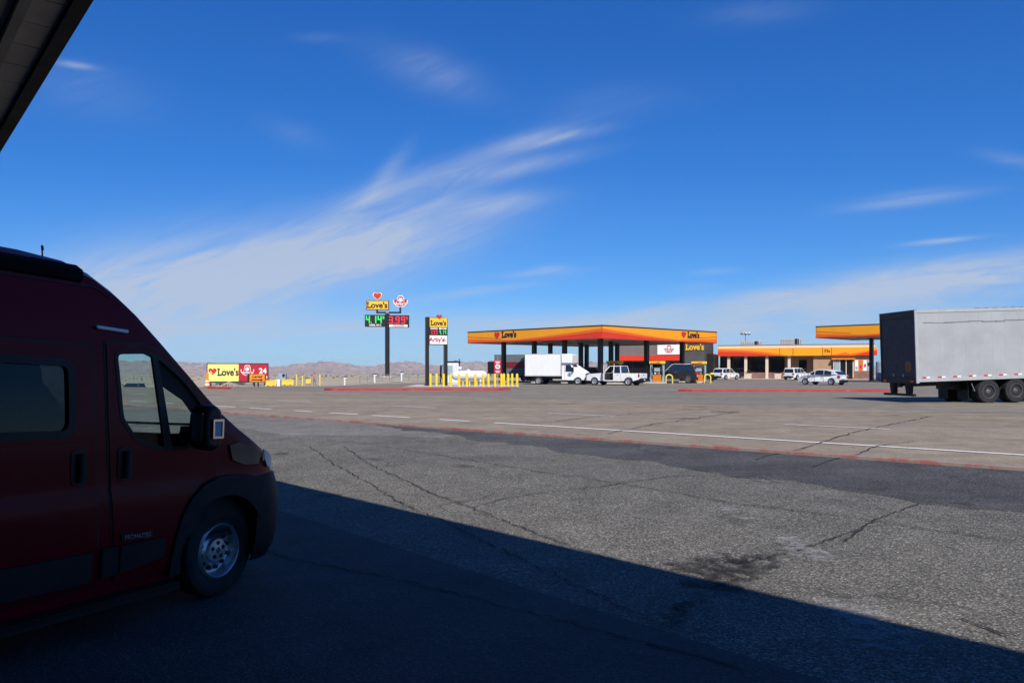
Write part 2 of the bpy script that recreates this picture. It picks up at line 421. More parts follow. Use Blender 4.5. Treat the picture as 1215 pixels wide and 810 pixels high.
rows = []
for r in frange(13.5, 66, .3):
    lo = 11.3+.5*math.sin(r*.35+1)+.2*math.sin(r*1.3)+random.gauss(0, .06)+max(0, 17.5-r)*.6; lo = min(lo, 14.35)
    rows.append([sr(lo-.15, r)]+[sr(lo+(14.57-lo)*i/6, r) for i in range(7)])
ground_strip('worn_asphalt', rows, M['paleasph'], .006, skirt=.03)
def ribbon(pts, w, off, jitter=0., seg=.25):
    """thin uneven ribbon rows along a ground polyline"""
    out = []
    for (x0, y0), (x1, y1) in zip(pts, pts[1:]):
        L = math.hypot(x1-x0, y1-y0); n = max(1, int(L/seg)); nx, ny = -(y1-y0)/L, (x1-x0)/L
        for i in range(n):
            t = i/n; j = random.gauss(0, jitter)
            x = x0+(x1-x0)*t+nx*j; y = y0+(y1-y0)*t+ny*j; ww = w*random.uniform(.4, 1.4)/2 if jitter else w/2
            out.append([(x-nx*ww, y-ny*ww), (x+nx*ww, y+ny*ww)])
    return out
def multi_strip(name, strips, mt, off):
    m = MB()
    for rows in strips:
        vr = [[m.bm.verts.new((x, y, gz(x, y)+off)) for x, y in r] for r in rows]
        for a, b in zip(vr, vr[1:]):
            for i in range(len(a)-1): m.bm.faces.new((a[i], a[i+1], b[i+1], b[i]))
    bmesh.ops.recalc_face_normals(m.bm, faces=m.bm.faces)
    for f in m.bm.faces:
        if f.normal.z < 0: f.normal_flip()
    me = bpy.data.meshes.new(name); m.bm.to_mesh(me); m.bm.free(); me.materials.append(mt)
    o = bpy.data.objects.new(name, me); COL.objects.link(o); return tag(o, kind='structure')
def pg(px, py):                            # point of the lot seen in the photo
    Y = 20.
    for _ in range(30):
        x = (px-CX)/FPX*Y; Y = max(1., (CAMZ-gz(x, Y))*FPX/(py-HOR))
    return ((px-CX)/FPX*Y, Y)
def crack(*pp): return ribbon([pg(*p) for p in pp], .026, 0, .018, .09)
multi_strip('pavement_cracks', [crack(*c) for c in (
    [(367, 530), (400, 553), (440, 575), (480, 600), (525, 618), (600, 655), (700, 703), (800, 750)],
    [(408, 530), (440, 552), (470, 565), (510, 585), (560, 603), (620, 627), (680, 650), (735, 668)],
    [(560, 603), (600, 592), (660, 583), (740, 575)],
    [(350, 520), (420, 525), (520, 540), (640, 560), (760, 578), (860, 596), (1000, 613), (1100, 628), (1215, 645)],
    [(1000, 645), (1030, 622), (1070, 605), (1095, 597)], [(1020, 628), (960, 650), (900, 665), (855, 672)],
    [(715, 577), (800, 565), (900, 566), (930, 575)], [(1140, 735), (1180, 752), (1215, 762)],
    [(240, 620), (330, 660), (480, 690), (640, 730), (900, 800)])], M['tar'], .016)
def blob(px, py, rx, ry, n=26):
    c = pg(px, py); k = c[1]/FPX; v = CAMZ/((py-HOR)**2)*FPX
    pts = []
    for i in range(n):
        a = 2*math.pi*i/n; q = random.uniform(.75, 1.1)
        pts.append((c[0]+rx*k*q*math.cos(a), c[1]+ry*v*q*math.sin(a)))
    return [[c]*2+[c]*(n-1), pts+pts[:1]]
def blob_obj(name, specs, mt, off):
    m = MB()
    for sp in specs:
        _, pts = blob(*sp); m.bm.faces.new([m.bm.verts.new((x, y, gz(x, y)+off)) for x, y in pts[:-1]])
    bmesh.ops.triangulate(m.bm, faces=m.bm.faces)
    for f in m.bm.faces:
        f.normal_update()
        if f.normal.z < 0: f.normal_flip()
    me = bpy.data.meshes.new(name); m.bm.to_mesh(me); m.bm.free(); me.materials.append(mt)
    o = bpy.data.objects.new(name, me); COL.objects.link(o); tag(o, kind='structure')
multi_strip('oil_stain', [ribbon([pg(*p) for p in l], .10, 0, .05, .06) for l in (
    [(838, 660), (850, 672), (845, 690), (836, 700)], [(855, 668), (880, 664), (912, 660), (915, 672), (890, 685), (870, 695)],
    [(835, 672), (865, 684), (895, 690)], [(840, 700), (810, 720), (790, 745)], [(850, 678), (875, 676), (905, 668)], [(845, 655), (862, 660), (880, 672)])], M['oil'], .018)
multi_strip('oil_stain', [ribbon([pg(*p) for p in l], .5, 0, .12, .1) for l in ([(838, 664), (850, 690), (842, 704)], [(852, 672), (905, 668)])], M['oil'], .019)
multi_strip('paint_smear', [ribbon([pg(*p) for p in l], w, 0, .03, .08) for l, w in (
    ([(930, 638), (955, 655), (980, 671)], .34), ([(1000, 712), (1035, 745), (1068, 780)], .42), ([(862, 602), (897, 619)], .3))], M['smudge'], .017)

random.seed(21)
def spots(name, n, srange, rrange, size, mt, off):
    m = MB()
    for k in range(n):
        s0, r0 = random.uniform(*srange), random.uniform(*rrange); a0 = random.uniform(0, 6.28); q = size*random.uniform(.4, 1.6); pts = []
        for i in range(14):
            a = 2*math.pi*i/14; rr = q*random.uniform(.7, 1.2); pts.append(sr(s0+rr*math.cos(a), r0+rr*math.sin(a)*random.uniform(1.1, 1.6)))
        f = m.bm.faces.new([m.bm.verts.new((x, y, gz(x, y)+off)) for x, y in pts]); f.normal_update()
        if f.normal.z < 0: f.normal_flip()
    me = bpy.data.meshes.new(name); m.bm.to_mesh(me); m.bm.free(); me.materials.append(mt); o = bpy.data.objects.new(name, me); COL.objects.link(o); tag(o, kind='structure')
M['drip'] = decal('oil_drip', (.03, .029, .028), .52, 7., .4)
M['palespot'] = decal('pale_worn_spot', (.26, .25, .235), .44, 4., .4)
spots('oil_drips', 20, (6.2, 13.8), (-6, 26), .14, M['drip'], .0145); spots('oil_drips', 14, (17.5, 29), (-10, 60), .3, M['drip'], .009); spots('worn_spots', 22, (6.5, 13.6), (-6, 26), .3, M['palespot'], .0135)
# kerbs, road lines
def kerb(name, pts, w, h, mt, step=1.):
    m = MB(); ring = []
    L = []
    for (x0, y0), (x1, y1) in zip(pts, pts[1:]):
        n = max(1, int(math.hypot(x1-x0, y1-y0)/step)); L += [(x0+(x1-x0)*i/n, y0+(y1-y0)*i/n) for i in range(n)]
    L.append(pts[-1])
    for i, (x, y) in enumerate(L):
        a = L[max(0, i-1)]; b = L[min(len(L)-1, i+1)]; d = Vector((b[0]-a[0], b[1]-a[1])).normalized(); n = Vector((-d.y, d.x))
        z = gz(x, y); e = w/2
        ring.append([(x-n.x*e, y-n.y*e, z-.1), (x-n.x*e*.9, y-n.y*e*.9, z+h*.85), (x-n.x*e*.7, y-n.y*e*.7, z+h), (x+n.x*e*.7, y+n.y*e*.7, z+h), (x+n.x*e*.9, y+n.y*e*.9, z+h*.85), (x+n.x*e, y+n.y*e, z-.1)])
    m.rings(ring)
    return tag(m.build(name, mt), kind='structure')
kerb('road_kerb', [sr(14.66, r) for r in frange(-60, 60, 1)], .17, .07, M['redkerb2'])
wl = [[sr(16.65+o, r) for o in (0, .13)] for r in frange(-60, 15, 1)]
dash = [[[sr(20.6+o, r) for o in (0, .12)] for r in frange(a, a+2.6, .65)] for a in [5.5+8*k for k in range(-6, 10)]]
worn = [[[sr(16.65+o, r) for o in (0, .13)] for r in frange(a, a+1.5+.4*math.sin(a*3.1), .5)] for a in [16+2.6*k for k in range(22)]]
multi_strip('white_road_line', [wl]+worn+dash, M['wline'], .012)
multi_strip('yellow_road_line', [[[sr(26.6+o, r) for o in (0, .14)] for r in frange(-60, 60, 1)]], M['yline'], .012)
# long expansion cracks and tyre-dark seams across the road
multi_strip('road_seams', [ribbon([pg(*p) for p in l], .05, 0, .03, .3) for l in (
    [(895, 546), (960, 530), (1060, 503), (1110, 493)], [(720, 515), (800, 500), (880, 488)], [(965, 555), (1040, 530), (1100, 522)], [(660, 500), (760, 490), (860, 484)])], M['tar'], .014)
# raised islands with red kerbs
def island(name, poly, top, h=.15):
    m = MB(); n = len(poly); c = (sum(p[0] for p in poly)/n, sum(p[1] for p in poly)/n)
    dense = []
    for (x0, y0), (x1, y1) in zip(poly, poly[1:]+poly[:1]):
        k = max(1, int(math.hypot(x1-x0, y1-y0)/1.5)); dense += [(x0+(x1-x0)*i/k, y0+(y1-y0)*i/k) for i in range(k)]
    rows = [[(c[0]+(x-c[0])*f, c[1]+(y-c[1])*f) for x, y in dense+dense[:1]] for f in (.02, .25, .5, .75, .985)]
    o = ground_strip(name, rows, top, h-.005)
    if o.data.polygons[0].normal.z < 0: o.data.flip_normals()
    kerb(name.replace('island', 'island_kerb') if 'island' in name else name+'_kerb', poly+poly[:1], .24, h+.01, M['redkerb'])
island('traffic_island', [(-12.9, 54.2), (-12.2, 53.3), (-.9, 53.5), (-.2, 54.3), (-.8, 56.5), (-12, 57)], M['court'], .13)
island('traffic_island', [(11.0, 51.4), (11.7, 50.9), (24.6, 51.0), (25.4, 51.6), (24.6, 53.6), (12.0, 53.6)], M['court'], .12)
kerb('far_kerb', [sr(29.8, r) for r in frange(52.5, 55.5, 1)], .25, .16, M['redkerb'])
# pale pads
for poly in ([(-8.6, 61.5), (0.6, 61.5), (0.6, 70.5), (-8.6, 70.5)],):
    ground_strip('concrete_pad', [[(x, y) for x in frange(poly[0][0], poly[1][0], 1.5)] for y in frange(61.5, 70.5, 1.5)], M['pad'], .05)
def pad(px, Y, w, d): 
    c = at(px, Y); ground_strip('concrete_pad', [[(c.x+w*i, c.y+d*j) for i in (-.5, 0, .5)] for j in (-.5, -.25, 0, .25, .5)], M['pad'], -.02)
pad(396, 98, 1.6, 6); pad(434, 100, 1.5, 7); pad(470, 98, 1.5, 6); pad(500, 102, 2, 6)

# far badlands
def hills():
    from mathutils import noise
    prof = [(-900, 9), (-300, 10), (0, 9), (150, 8), (200, 8.5), (240, 7), (262, 6), (300, 3.2), (320, 1.8), (340, 2.2), (355, 5), (375, 6), (395, 7), (410, 6.6), (425, 5), (440, 3.4), (455, 5), (480, 8.2), (497, 6), (515, 3), (530, 4), (545, 6.6), (560, 7.6), (580, 7), (620, 6), (700, 6.5), (800, 5), (1040, 3), (1300, 4), (2200, 6)]
    def h_at(px):
        for (a, ha), (b, hb) in zip(prof, prof[1:]):
            if a <= px <= b: return ha+(hb-ha)*(px-a)/(b-a)
        return 5.
    m = MB(); vr = []
    azs = frange(-56, 56, .11); rad = frange(4700, 7200, 62)
    for r in rad:
        row = []
        for a in azs:
            x = r*math.sin(R(a)); y = r*math.cos(R(a)); px = CX+FPX*math.tan(R(a))
            hp = h_at(px)*6500/FPX*math.cos(R(a))
            k = (r-4700)/2500
            env = sm(0, .72, k)**1.25*(1-.9*sm(.8, 1., k))
            n1 = abs(noise.noise(Vector((x*.0021, y*.0014, 3.1)))); n2 = abs(noise.noise(Vector((x*.0062, y*.0035, 8.)))); n3 = noise.noise(Vector((x*.018, y*.01, 1.)))
            base = gz(x, y)
            top = hp+CAMZ-base
            rel = env*(1.08-.6*n1-.42*n2+.22*n3)
            row.append(m.bm.verts.new((x, y, base-4+top*max(0, rel)*1.05+env*6*n3)))
        vr.append(row)
    for a, b in zip(vr, vr[1:]):
        for i in range(len(a)-1): m.bm.faces.new((a[i], a[i+1], b[i+1], b[i]))
    return tag(m.build('hills', M['hills'], smooth=True, auto=60), kind='structure')
hills()

# ------------------------------------------------------------------ sky, sun, camera
SUN_EL = 44.
SH = Vector((-.14, .96)).normalized()      # horizontal direction the shadows fall
TO_SUN = Vector((-SH.x*math.cos(R(SUN_EL)), -SH.y*math.cos(R(SUN_EL)), math.sin(R(SUN_EL))))
def make_world():
    w = bpy.data.worlds.new('World'); scene.world = w; w.use_nodes = True
    t = NT(w.node_tree); bg = t.n['Background']
    sky = t.new('ShaderNodeTexSky', sky_type='NISHITA'); sky.sun_disc = False
    sky.sun_elevation = R(SUN_EL); sky.sun_rotation = math.atan2(TO_SUN.x, TO_SUN.y)
    sky.altitude = 1400; sky.air_density = 1.0; sky.dust_density = .35; sky.ozone_density = 2.2
    hs = t.new('ShaderNodeHueSaturation', inp={'Saturation': 1.18, 'Value': 1.0, 'Color': sky.outputs[0]})
    hs.inputs['Hue'].default_value = .5
    sc_ = t.new('ShaderNodeSeparateColor', inp={0: hs.outputs[0]})
    cc_ = t.new('ShaderNodeCombineColor')
    for i, (k, e) in enumerate(((.341, 1.115), (.995, .895), (2.28, .75))):   # the deep desert blue of a polarised high-altitude sky
        t.l.new(t.m('MULTIPLY', t.m('POWER', sc_.outputs[i], e), k), cc_.inputs[i])
    col = cc_.outputs[0]
    g = t.new('ShaderNodeTexCoord').outputs['Generated']
    sp = t.new('ShaderNodeSeparateXYZ'); t.l.new(g, sp.inputs[0])
    yy = t.m('MAXIMUM', sp.outputs[1], .12)
    X = t.m('DIVIDE', sp.outputs[0], yy); Z = t.m('DIVIDE', sp.outputs[2], yy)
    cv = t.new('ShaderNodeCombineXYZ', inp={'X': X, 'Y': Z}).outputs[0]
    def streak(ang, sa, sb, seed, det=7., rough=.62, dist=.4):
        rt = t.new('ShaderNodeVectorRotate', rotation_type='Z_AXIS', inp={'Vector': cv, 'Angle': R(-ang)})
        mp = t.new('ShaderNodeMapping'); mp.inputs['Scale'].default_value = (sa, sb, 1); mp.inputs['Location'].default_value = (seed, seed*1.7, seed)
        t.l.new(rt.outputs[0], mp.inputs['Vector']); return t.noise(mp.outputs[0], 1., det, rough, dist)
    fine = streak(21, 6., 40., 2.3, 9., .66, 1.2); low = streak(7, 5., 36., 5.1, 9., .66, 1.); soft = streak(18, 3., 7., 8.8, 6., .6, .5)
    def blob_(px, py, ang, la, lb, amp):
        cx, cz = (px-CX)/FPX, (HOR-py)/FPX
        dx = t.m('SUBTRACT', X, cx); dz = t.m('SUBTRACT', Z, cz); c, s = math.cos(R(ang)), math.sin(R(ang))
        u = t.m('MULTIPLY_ADD', dx, c*FPX/la, t.m('MULTIPLY', dz, s*FPX/la)); v = t.m('MULTIPLY_ADD', dx, -s*FPX/lb, t.m('MULTIPLY', dz, c*FPX/lb))
        q = t.m('ADD', t.m('MULTIPLY', u, u), t.m('MULTIPLY', v, v))
        return t.m('MULTIPLY', t.m('POWER', 2.71828, t.m('MULTIPLY', q, -1.)), amp)
    def add(l):
        r = l[0]
        for e in l[1:]: r = t.m('ADD', r, e)
        return r
    A = add([blob_(190, 346, 8, 215, 56, 1.3), blob_(335, 318, 12, 180, 40, .80), blob_(445, 292, 14, 120, 25, .78), blob_(415, 258, 24, 95, 20, .34),
             blob_(458, 208, 50, 36, 10, .40), blob_(440, 232, 24, 60, 12, .4), blob_(655, 164, 10, 55, 8, .62), blob_(600, 180, 20, 90, 14, .36), blob_(612, 199, 12, 80, 10, .62), blob_(585, 243, 10, 55, 12, .62), blob_(520, 238, 22, 80, 14, .34), blob_(520, 205, 24, 60, 12, .2),
             blob_(510, 85, -20, 65, 22, .30), blob_(110, 108, -10, 70, 30, .16), blob_(380, 45, 0, 30, 6, .12), blob_(900, 15, 5, 60, 14, .14), blob_(730, 120, 5, 80, 20, .1), blob_(350, 160, -20, 40, 14, .12)])
    B = add([blob_(300, 392, 2, 330, 20, .48), blob_(1150, 334, 8, 190, 26, 1.0), blob_(1000, 346, 9, 170, 17, .75), blob_(840, 366, 6, 150, 13, .55), blob_(1000, 378, 2, 300, 14, .45), blob_(640, 324, 5, 46, 4.5, .5), blob_(655, 318, 3, 20, 4, .35), blob_(565, 345, 8, 90, 6, .36), blob_(860, 400, 0, 380, 18, .35), blob_(620, 388, 0, 260, 12, .4), blob_(520, 412, 0, 300, 8, .25),
             blob_(1080, 236, 7, 75, 8, .45), blob_(1115, 286, 6, 42, 3.2, .55), blob_(92, 78, -9, 24, 4, .5), blob_(850, 322, 3, 30, 4, .22), blob_(830, 340, 3, 26, 5, .2), blob_(1205, 190, -10, 40, 8, .2)])
    fA = t.m('MULTIPLY', A, t.ramp(t.m('MULTIPLY_ADD', fine, .58, t.m('MULTIPLY', soft, .42)), [(.34, .22), (.5, .62), (.66, 1.)]))
    fB = t.m('MULTIPLY', B, t.ramp(low, [(.33, .3), (.52, .7), (.68, 1.)]))
    hz = t.m('MULTIPLY', t.ramp(Z, [(.0, 1.), (.09, .38), (.26, 0.)]), .1)
    f = t.m('MINIMUM', t.m('ADD', t.m('ADD', fA, fB), hz), .86, clamp=True)
    f = t.m('MULTIPLY', f, t.ramp(sp.outputs[1], [(.02, 0.), (.25, 1.)]))
    t.l.new(t.mix(f, col, CLOUD), bg.inputs[0])
    bg.inputs[1].default_value = SKY_STR
SKY_STR = .062
CLOUD = (5.9, 6.8, 8.5)
make_world()
sl = bpy.data.lights.new('sun', 'SUN'); sl.energy = 4.2; sl.angle = R(.5); sl.color = (1., .94, .85)
so = bpy.data.objects.new('sun', sl); COL.objects.link(so); so.rotation_euler = TO_SUN.to_track_quat('Z', 'Y').to_euler(); so.location = (0, -20, 40)
cam = bpy.data.cameras.new('camera'); co = bpy.data.objects.new('camera', cam); COL.objects.link(co); scene.camera = co
co.location = (0, 0, CAMZ); co.rotation_euler = (R(90), 0, 0)
cam.sensor_width = 36.; cam.lens = 36.*FPX/1215.; cam.shift_y = (HOR-405.)/1215.; cam.clip_end = 30000; cam.clip_start = .05
vs = scene.view_settings; vs.view_transform = 'Standard'; vs.look = 'None'; vs.exposure = .42; vs.gamma = 1.
scene.display_settings.display_device = 'sRGB'
try:
    scene.cycles.max_bounces = 10; scene.cycles.transparent_max_bounces = 16; scene.cycles.use_denoising = True
except Exception: pass

# ------------------------------------------------------------------ the shop whose overhang shades the foreground
def shop():
    rz = math.atan2(D_B.y, D_B.x)           # local X runs along the building edge, local Y = N_B? (edge towards -Y)
    t = thing('shop_building', 'dark roof overhang of the shop at the top left, its shade covering the foreground', 'building', (0, 0, 0), rz)
    t.rotation_euler = (0, R(3.3), rz)          # the roof edge falls gently with the lot
    # local: x along D_B, y = -N_B direction
    E = -OV_N                               # y of outer edge
    zb, zt = OV_Z, OV_Z+.62
    MB().bx(-34, 30, E, E+.05, zb, zt).bx(-34, 30, E+.05, E+.15, zb, zb+.04).build('fascia', M['ov_black'], t)
    m = MB(); m.bx(-34, 30, E+.46, E+.56, zb+.03, zb+.12)
    for k in range(1, 9): m.bx(-34, 30, E+.42+1.18*k, E+.56+1.18*k, zb+.05, zb+.12)
    m.build('trim_rail', M['ov_beam'], t)
    m = MB()
    x = -34.
    while x < 30:
        for k in range(9):
            y0 = E+.42+1.18*k+.15
            m.bx(x+.006, x+1.21, y0+.008, y0+1.02, zb+.10, zb+.14)
        x += 1.22
    x = -34.
    while x < 30:
        m.bx(x+.008, x+.60, E+.16, E+.455, zb+.05, zb+.09); x += .61
    m.build('soffit', M['ov_soffit'], t)
    MB().bx(-34, 30, E+.05, 9, zb+.16, zt-.02).build('roof', M['ov_black'], t)
    MB().bx(-34, 30, 5.2, 5.5, -1.6, zb+.16).build('wall', M['ov_blocker'], t)  # unseen back wall, added to block skylight and deepen the shade
    for sx in (-33.8, 29.6):
        MB().bx(sx, sx+.3, E+1.5, 5.2, -1.8, zb+.1).build('unseen_end_wall', M['ov_blocker'], t)  # unseen end walls, added to cut skylight from the sides
OV_N, OV_Z = 1.98, 5.86
shop()

# ------------------------------------------------------------------ the red camper van
def lerp_tab(tab, v):
    if v <= tab[0][0]: return tab[0][1]
    for (a, fa), (b, fb) in zip(tab, tab[1:]):
        if v <= b: return fa+(fb-fa)*(v-a)/(b-a)
    return tab[-1][1]
V_ZT = [(-4.9, 2.40), (-3., 2.47), (-1.6, 2.475), (-1.30, 2.455), (-1.12, 2.40), (-.95, 2.305), (-.8, 2.195), (-.6, 2.02), (-.4, 1.845), (-.2, 1.665), (0, 1.50), (.2, 1.365), (.4, 1.25), (.55, 1.165), (.68, 1.06), (.80, .92), (.88, .80), (.93, .66)]
V_W = [(-4.9, .99), (-4.5, 1.02), (.35, 1.02), (.5, 1.0), (.6, .968), (.7, .91), (.8, .83), (.86, .75), (.91, .62), (.94, .42)]
V_G = [(.25, .97), (.38, .99), (.6, 1.0), (.9, 1.0), (.945, .986), (1.0, .982), (1.2, .985), (1.35, .98), (1.6, .967), (1.9, .947), (2.1, .925), (2.3, .895), (2.5, .87)]
def vside(t_, z): return lerp_tab(V_W, t_)*lerp_tab(V_G, z)
def in_poly(p, poly):
    c = False; n = len(poly)
    for i in range(n):
        a, b = poly[i], poly[i-1]
        if (a[1] > p[1]) != (b[1] > p[1]) and p[0] < (b[0]-a[0])*(p[1]-a[1])/(b[1]-a[1])+a[0]: c = not c
    return c
def dens(poly, st=.06, close=True):
    o = []
    for a, b in zip(poly, poly[1:]+(poly[:1] if close else [])):
        n = max(1, int(math.hypot(b[0]-a[0], b[1]-a[1])/st)); o += [(a[0]+(b[0]-a[0])*i/n, a[1]+(b[1]-a[1])*i/n) for i in range(n)]
    return o
def round_poly(poly, r, n=5):
    o = []; k = len(poly)
    for i in range(k):
        p = Vector(poly[i]); a = Vector(poly[i-1])-p; b = Vector(poly[(i+1) % k])-p
        rr = min(r, a.length*.45, b.length*.45); s, e = p+a.normalized()*rr, p+b.normalized()*rr
        for j in range(n+1):
            q = j/n; o.append(tuple(s*(1-q)**2+p*2*q*(1-q)+e*q*q))
    return o
def skin(poly, off, side=-1, hole=None, st=.06, thick=0., surf=vside):
    """plate following the van's side (t,z outline), standing off mm proud of it"""
    pts = dens(poly, st); E = [(i, (i+1) % len(pts)) for i in range(len(pts))]
    if hole:
        h = dens(hole, st); k = len(pts); pts = pts+h; E += [(k+i, k+(i+1) % len(h)) for i in range(len(h))]
    xs = [p[0] for p in pts]; ys = [p[1] for p in pts]; base = list(pts)
    for gx in frange(min(xs), max(xs), st)[1:-1]:
        for gy in frange(min(ys), max(ys), st)[1:-1]:
            if in_poly((gx, gy), poly) and not (hole and in_poly((gx, gy), hole)) and min((gx-p[0])**2+(gy-p[1])**2 for p in base) > (st*.45)**2: pts.append((gx, gy))
    v, e, f, *_ = delaunay_2d_cdt([Vector(p) for p in pts], E, [], 0, 1e-6)
    m = MB(); up = [m.bm.verts.new((p.x, side*(surf(p.x, p.y)+off), p.y)) for p in v]
    for tri in f:
        c = (v[tri[0]]+v[tri[1]]+v[tri[2]])/3
        if in_poly(c, poly) and not (hole and in_poly(c, hole)):
            try: m.bm.faces.new([up[i] for i in tri])
            except ValueError: pass
    loose = [x for x in m.bm.verts if not x.link_faces]
    bmesh.ops.delete(m.bm, geom=loose, context='VERTS')
    bmesh.ops.recalc_face_normals(m.bm, faces=m.bm.faces)
    fs = list(m.bm.faces)
    if fs and fs[0].normal.y*side < 0: bmesh.ops.reverse_faces(m.bm, faces=fs)
    if thick:
        g = bmesh.ops.extrude_face_region(m.bm, geom=list(m.bm.faces))
        bmesh.ops.translate(m.bm, verts=[x for x in g['geom'] if isinstance(x, bmesh.types.BMVert)], vec=(0, side*thick, 0))
    return m
def loop_ribbon(poly, w, off, side=-1, close=True):
    pts = dens(poly, .05, close); n = len(pts); m = MB(); A = []
    for i in range(n):
        a = Vector(pts[i-1] if (close or i) else pts[0]); b = Vector(pts[(i+1) % n if close else min(i+1, n-1)]); d = (b-a).normalized(); nn = Vector((-d.y, d.x))*w/2; p = Vector(pts[i])
        A.append([m.bm.verts.new((q.x, side*(vside(q.x, q.y)+off), q.y)) for q in (p-nn, p+nn)])
    for i in range(n if close else n-1):
        j = (i+1) % n; m.bm.faces.new((A[i][0], A[i][1], A[j][1], A[j][0]))
    return m
def van():
    th = math.atan2(385.5, 930.)
    t = thing('camper_van', 'dark red high-roof camper van parked in the shade at the left edge', 'van', (-2.2615, 6.0873, -.1))
    f = Vector((.38261, .92304, -.04013)); r = Vector((.92378, -.38292, 0)); u = r.cross(f)
    mt = Matrix((f, -r, u)).transposed().to_4x4()
    t.rotation_euler = mt.to_euler()
    t.location = Vector((-2.2615, 6.0873, -.1))-r*1.02       # origin under the front axle on the van's centre line
    st = frange(-4.9, -1.6, .33)+[-1.45, -1.30, -1.2, -1.12, -1.03, -.95, -.87, -.8, -.7, -.6, -.5, -.4, -.3, -.2, -.1, 0, .1, .2, .3, .4, .48, .55, .62, .68, .74, .80, .84, .88, .91, .93]
    LV = [.27, .34, .45, .6, .75, .9, .945, 1.0, 1.2, 1.35, 1.6, 1.75, 1.9, 2.1, 2.22, 2.3]
    def ring(x, dw=0., dz=0., zb=.27):
        zt = lerp_tab(V_ZT, x)-dz; top = zt-.13; pts = []
        for z in LV:
            zz = zb+(z-.27)*(top-zb)/(2.345-.27) if top < 2.33 else min(max(z, zb), top)
            if z == LV[-1]: zz = top
            pts.append((vside(x, zz)-dw, zz))
        y, z = pts[-1]
        dip = .17*sm(-.25, .08, x)*(1-sm(.6, .9, x))          # cowl valley in front of the windscreen
        pts += [(y-.025, zt-.055), (y-.085, zt-.012), (y-.26, zt+.012-dip*.6), (y*.35, zt+.03-dip)]
        return [Vector((x, -a, b)) for a, b in pts]+[Vector((x, a, b)) for a, b in pts[::-1]]
    m = MB(); m.rings([ring(x) for x in st])
    inn = MB(); inn.rings([ring(x, .06, .07, .46) for x in st if -4.8 < x < .42])
    bmesh.ops.recalc_face_normals(inn.bm, faces=inn.bm.faces); bmesh.ops.reverse_faces(inn.bm, faces=inn.bm.faces)
    bmesh.ops.recalc_face_normals(m.bm, faces=m.bm.faces)
    me = bpy.data.meshes.new('t'); inn.bm.to_mesh(me); inn.bm.free(); m.bm.from_mesh(me)
    body_me = bpy.data.meshes.new('body'); m.bm.to_mesh(body_me); m.bm.free(); body_me.materials.append(M['van'])
    body = bpy.data.objects.new('body', body_me); COL.objects.link(body)
    # openings
    fw = round_poly([(-1.0, 1.87), (-.75, 1.888), (-.62, 1.845), (-.42, 1.71), (-.235, 1.53), (-.225, 1.245), (-.32, 1.205), (-.64, 1.21), (-.84, 1.28), (-.955, 1.42)], .05)
    qw = round_poly([(-1.80+.0, 1.79), (-1.37, 1.785), (-1.33, 1.74), (-1.325, 1.39), (-1.365, 1.335), (-2.5, 1.345), (-2.53, 1.39), (-2.53, 1.75), (-2.5, 1.795)], .04)
    cut = MB(); cut.rings([[Vector((x, y, z)) for x, z in fw] for y in (-1.3, 1.3)])
    cut2 = MB(); cut2.rings([[Vector((x, y, z)) for x, z in qw] for y in (-1.3, -.6)])
    cut3 = MB(); cut3.box((-.35, 0, 1.80), (1.44, 1.56, .36), ry=R(41.5))
    cut4 = MB(); cut4.cyl((0, -1.4, .363), (0, -.66, .363), .445, n=40); cut5 = MB(); cut5.cyl((0, 1.4, .363), (0, .66, .363), .445, n=40)
    for c in (cut, cut2, cut3, cut4, cut5):
        bmesh.ops.recalc_face_normals(c.bm, faces=c.bm.faces)
        cm = bpy.data.meshes.new('cut'); c.bm.to_mesh(cm); c.bm.free(); cob = bpy.data.objects.new('cut', cm); COL.objects.link(cob)
        md = body.modifiers.new('b', 'BOOLEAN'); md.operation = 'DIFFERENCE'; md.solver = 'EXACT'; md.object = cob
        bpy.context.view_layer.update()
        nm = bpy.data.meshes.new_from_object(body.evaluated_get(bpy.context.evaluated_depsgraph_get()))
        body.modifiers.clear(); body.data = nm; bpy.data.objects.remove(cob)
    body.data.polygons.foreach_set('use_smooth', [True]*len(body.data.polygons)); body.data.set_sharp_from_angle(angle=R(32))
    body.data.name = 'body'; body.data.materials.clear(); body.data.materials.append(M['van']); body.parent = t
    # doors as plates standing proud, with black gaps behind their edges
    door = [(-1.07, 1.925), (-.74, 1.935), (-.60, 1.885), (-.40, 1.75), (-.19, 1.56), (-.085, 1.40), (-.08, .985), (-.20, .985), (-.40, .80), (-.50, .55), (-.53, .345), (-.985, .345), (-1.03, .9), (-1.06, 1.4)]
    for side in (-1, 1):
        loop_ribbon(door, .03, .003, side).build('door_seal', M['black'], t)
        d = skin(door, .009, side, fw, thick=0).build('front_door', M['van'], t, smooth=True)
        loop_ribbon([(x, z) for x, z in fw], .028, .013, side).build('window_seal', M['black'], d)
        hm = skin(round_poly([(-.99, 1.215), (-.985, 1.03), (-.95, 1.01), (-.89, 1.01), (-.865, 1.04), (-.875, 1.21), (-.91, 1.235), (-.96, 1.235)], .03), .016, side).build('handle_recess', M['black'], d)
        MB().cyl((-.93, side*(vside(-.93, 1.2)+.03), 1.21), (-.93, side*(vside(-.93, 1.05)+.03), 1.03), .021, n=10).build('door_handle', M['plastic'], d, smooth=True)
        skin(fw, -.012, side).build('side_window', M['vglass'], t, smooth=True)
        # bar between the drop glass and the fixed quarter light, then the dark mirror triangle
        skin([(-.705, 1.87), (-.655, 1.865), (-.53, 1.22), (-.60, 1.22)], -.004, side, thick=.02).build('window_bar', M['black'], t)
        skin([(-.44, 1.22), (-.42, 1.36), (-.34, 1.36), (-.27, 1.24)], -.02, side, thick=.015).build('mirror_mount_panel', M['black'], t)
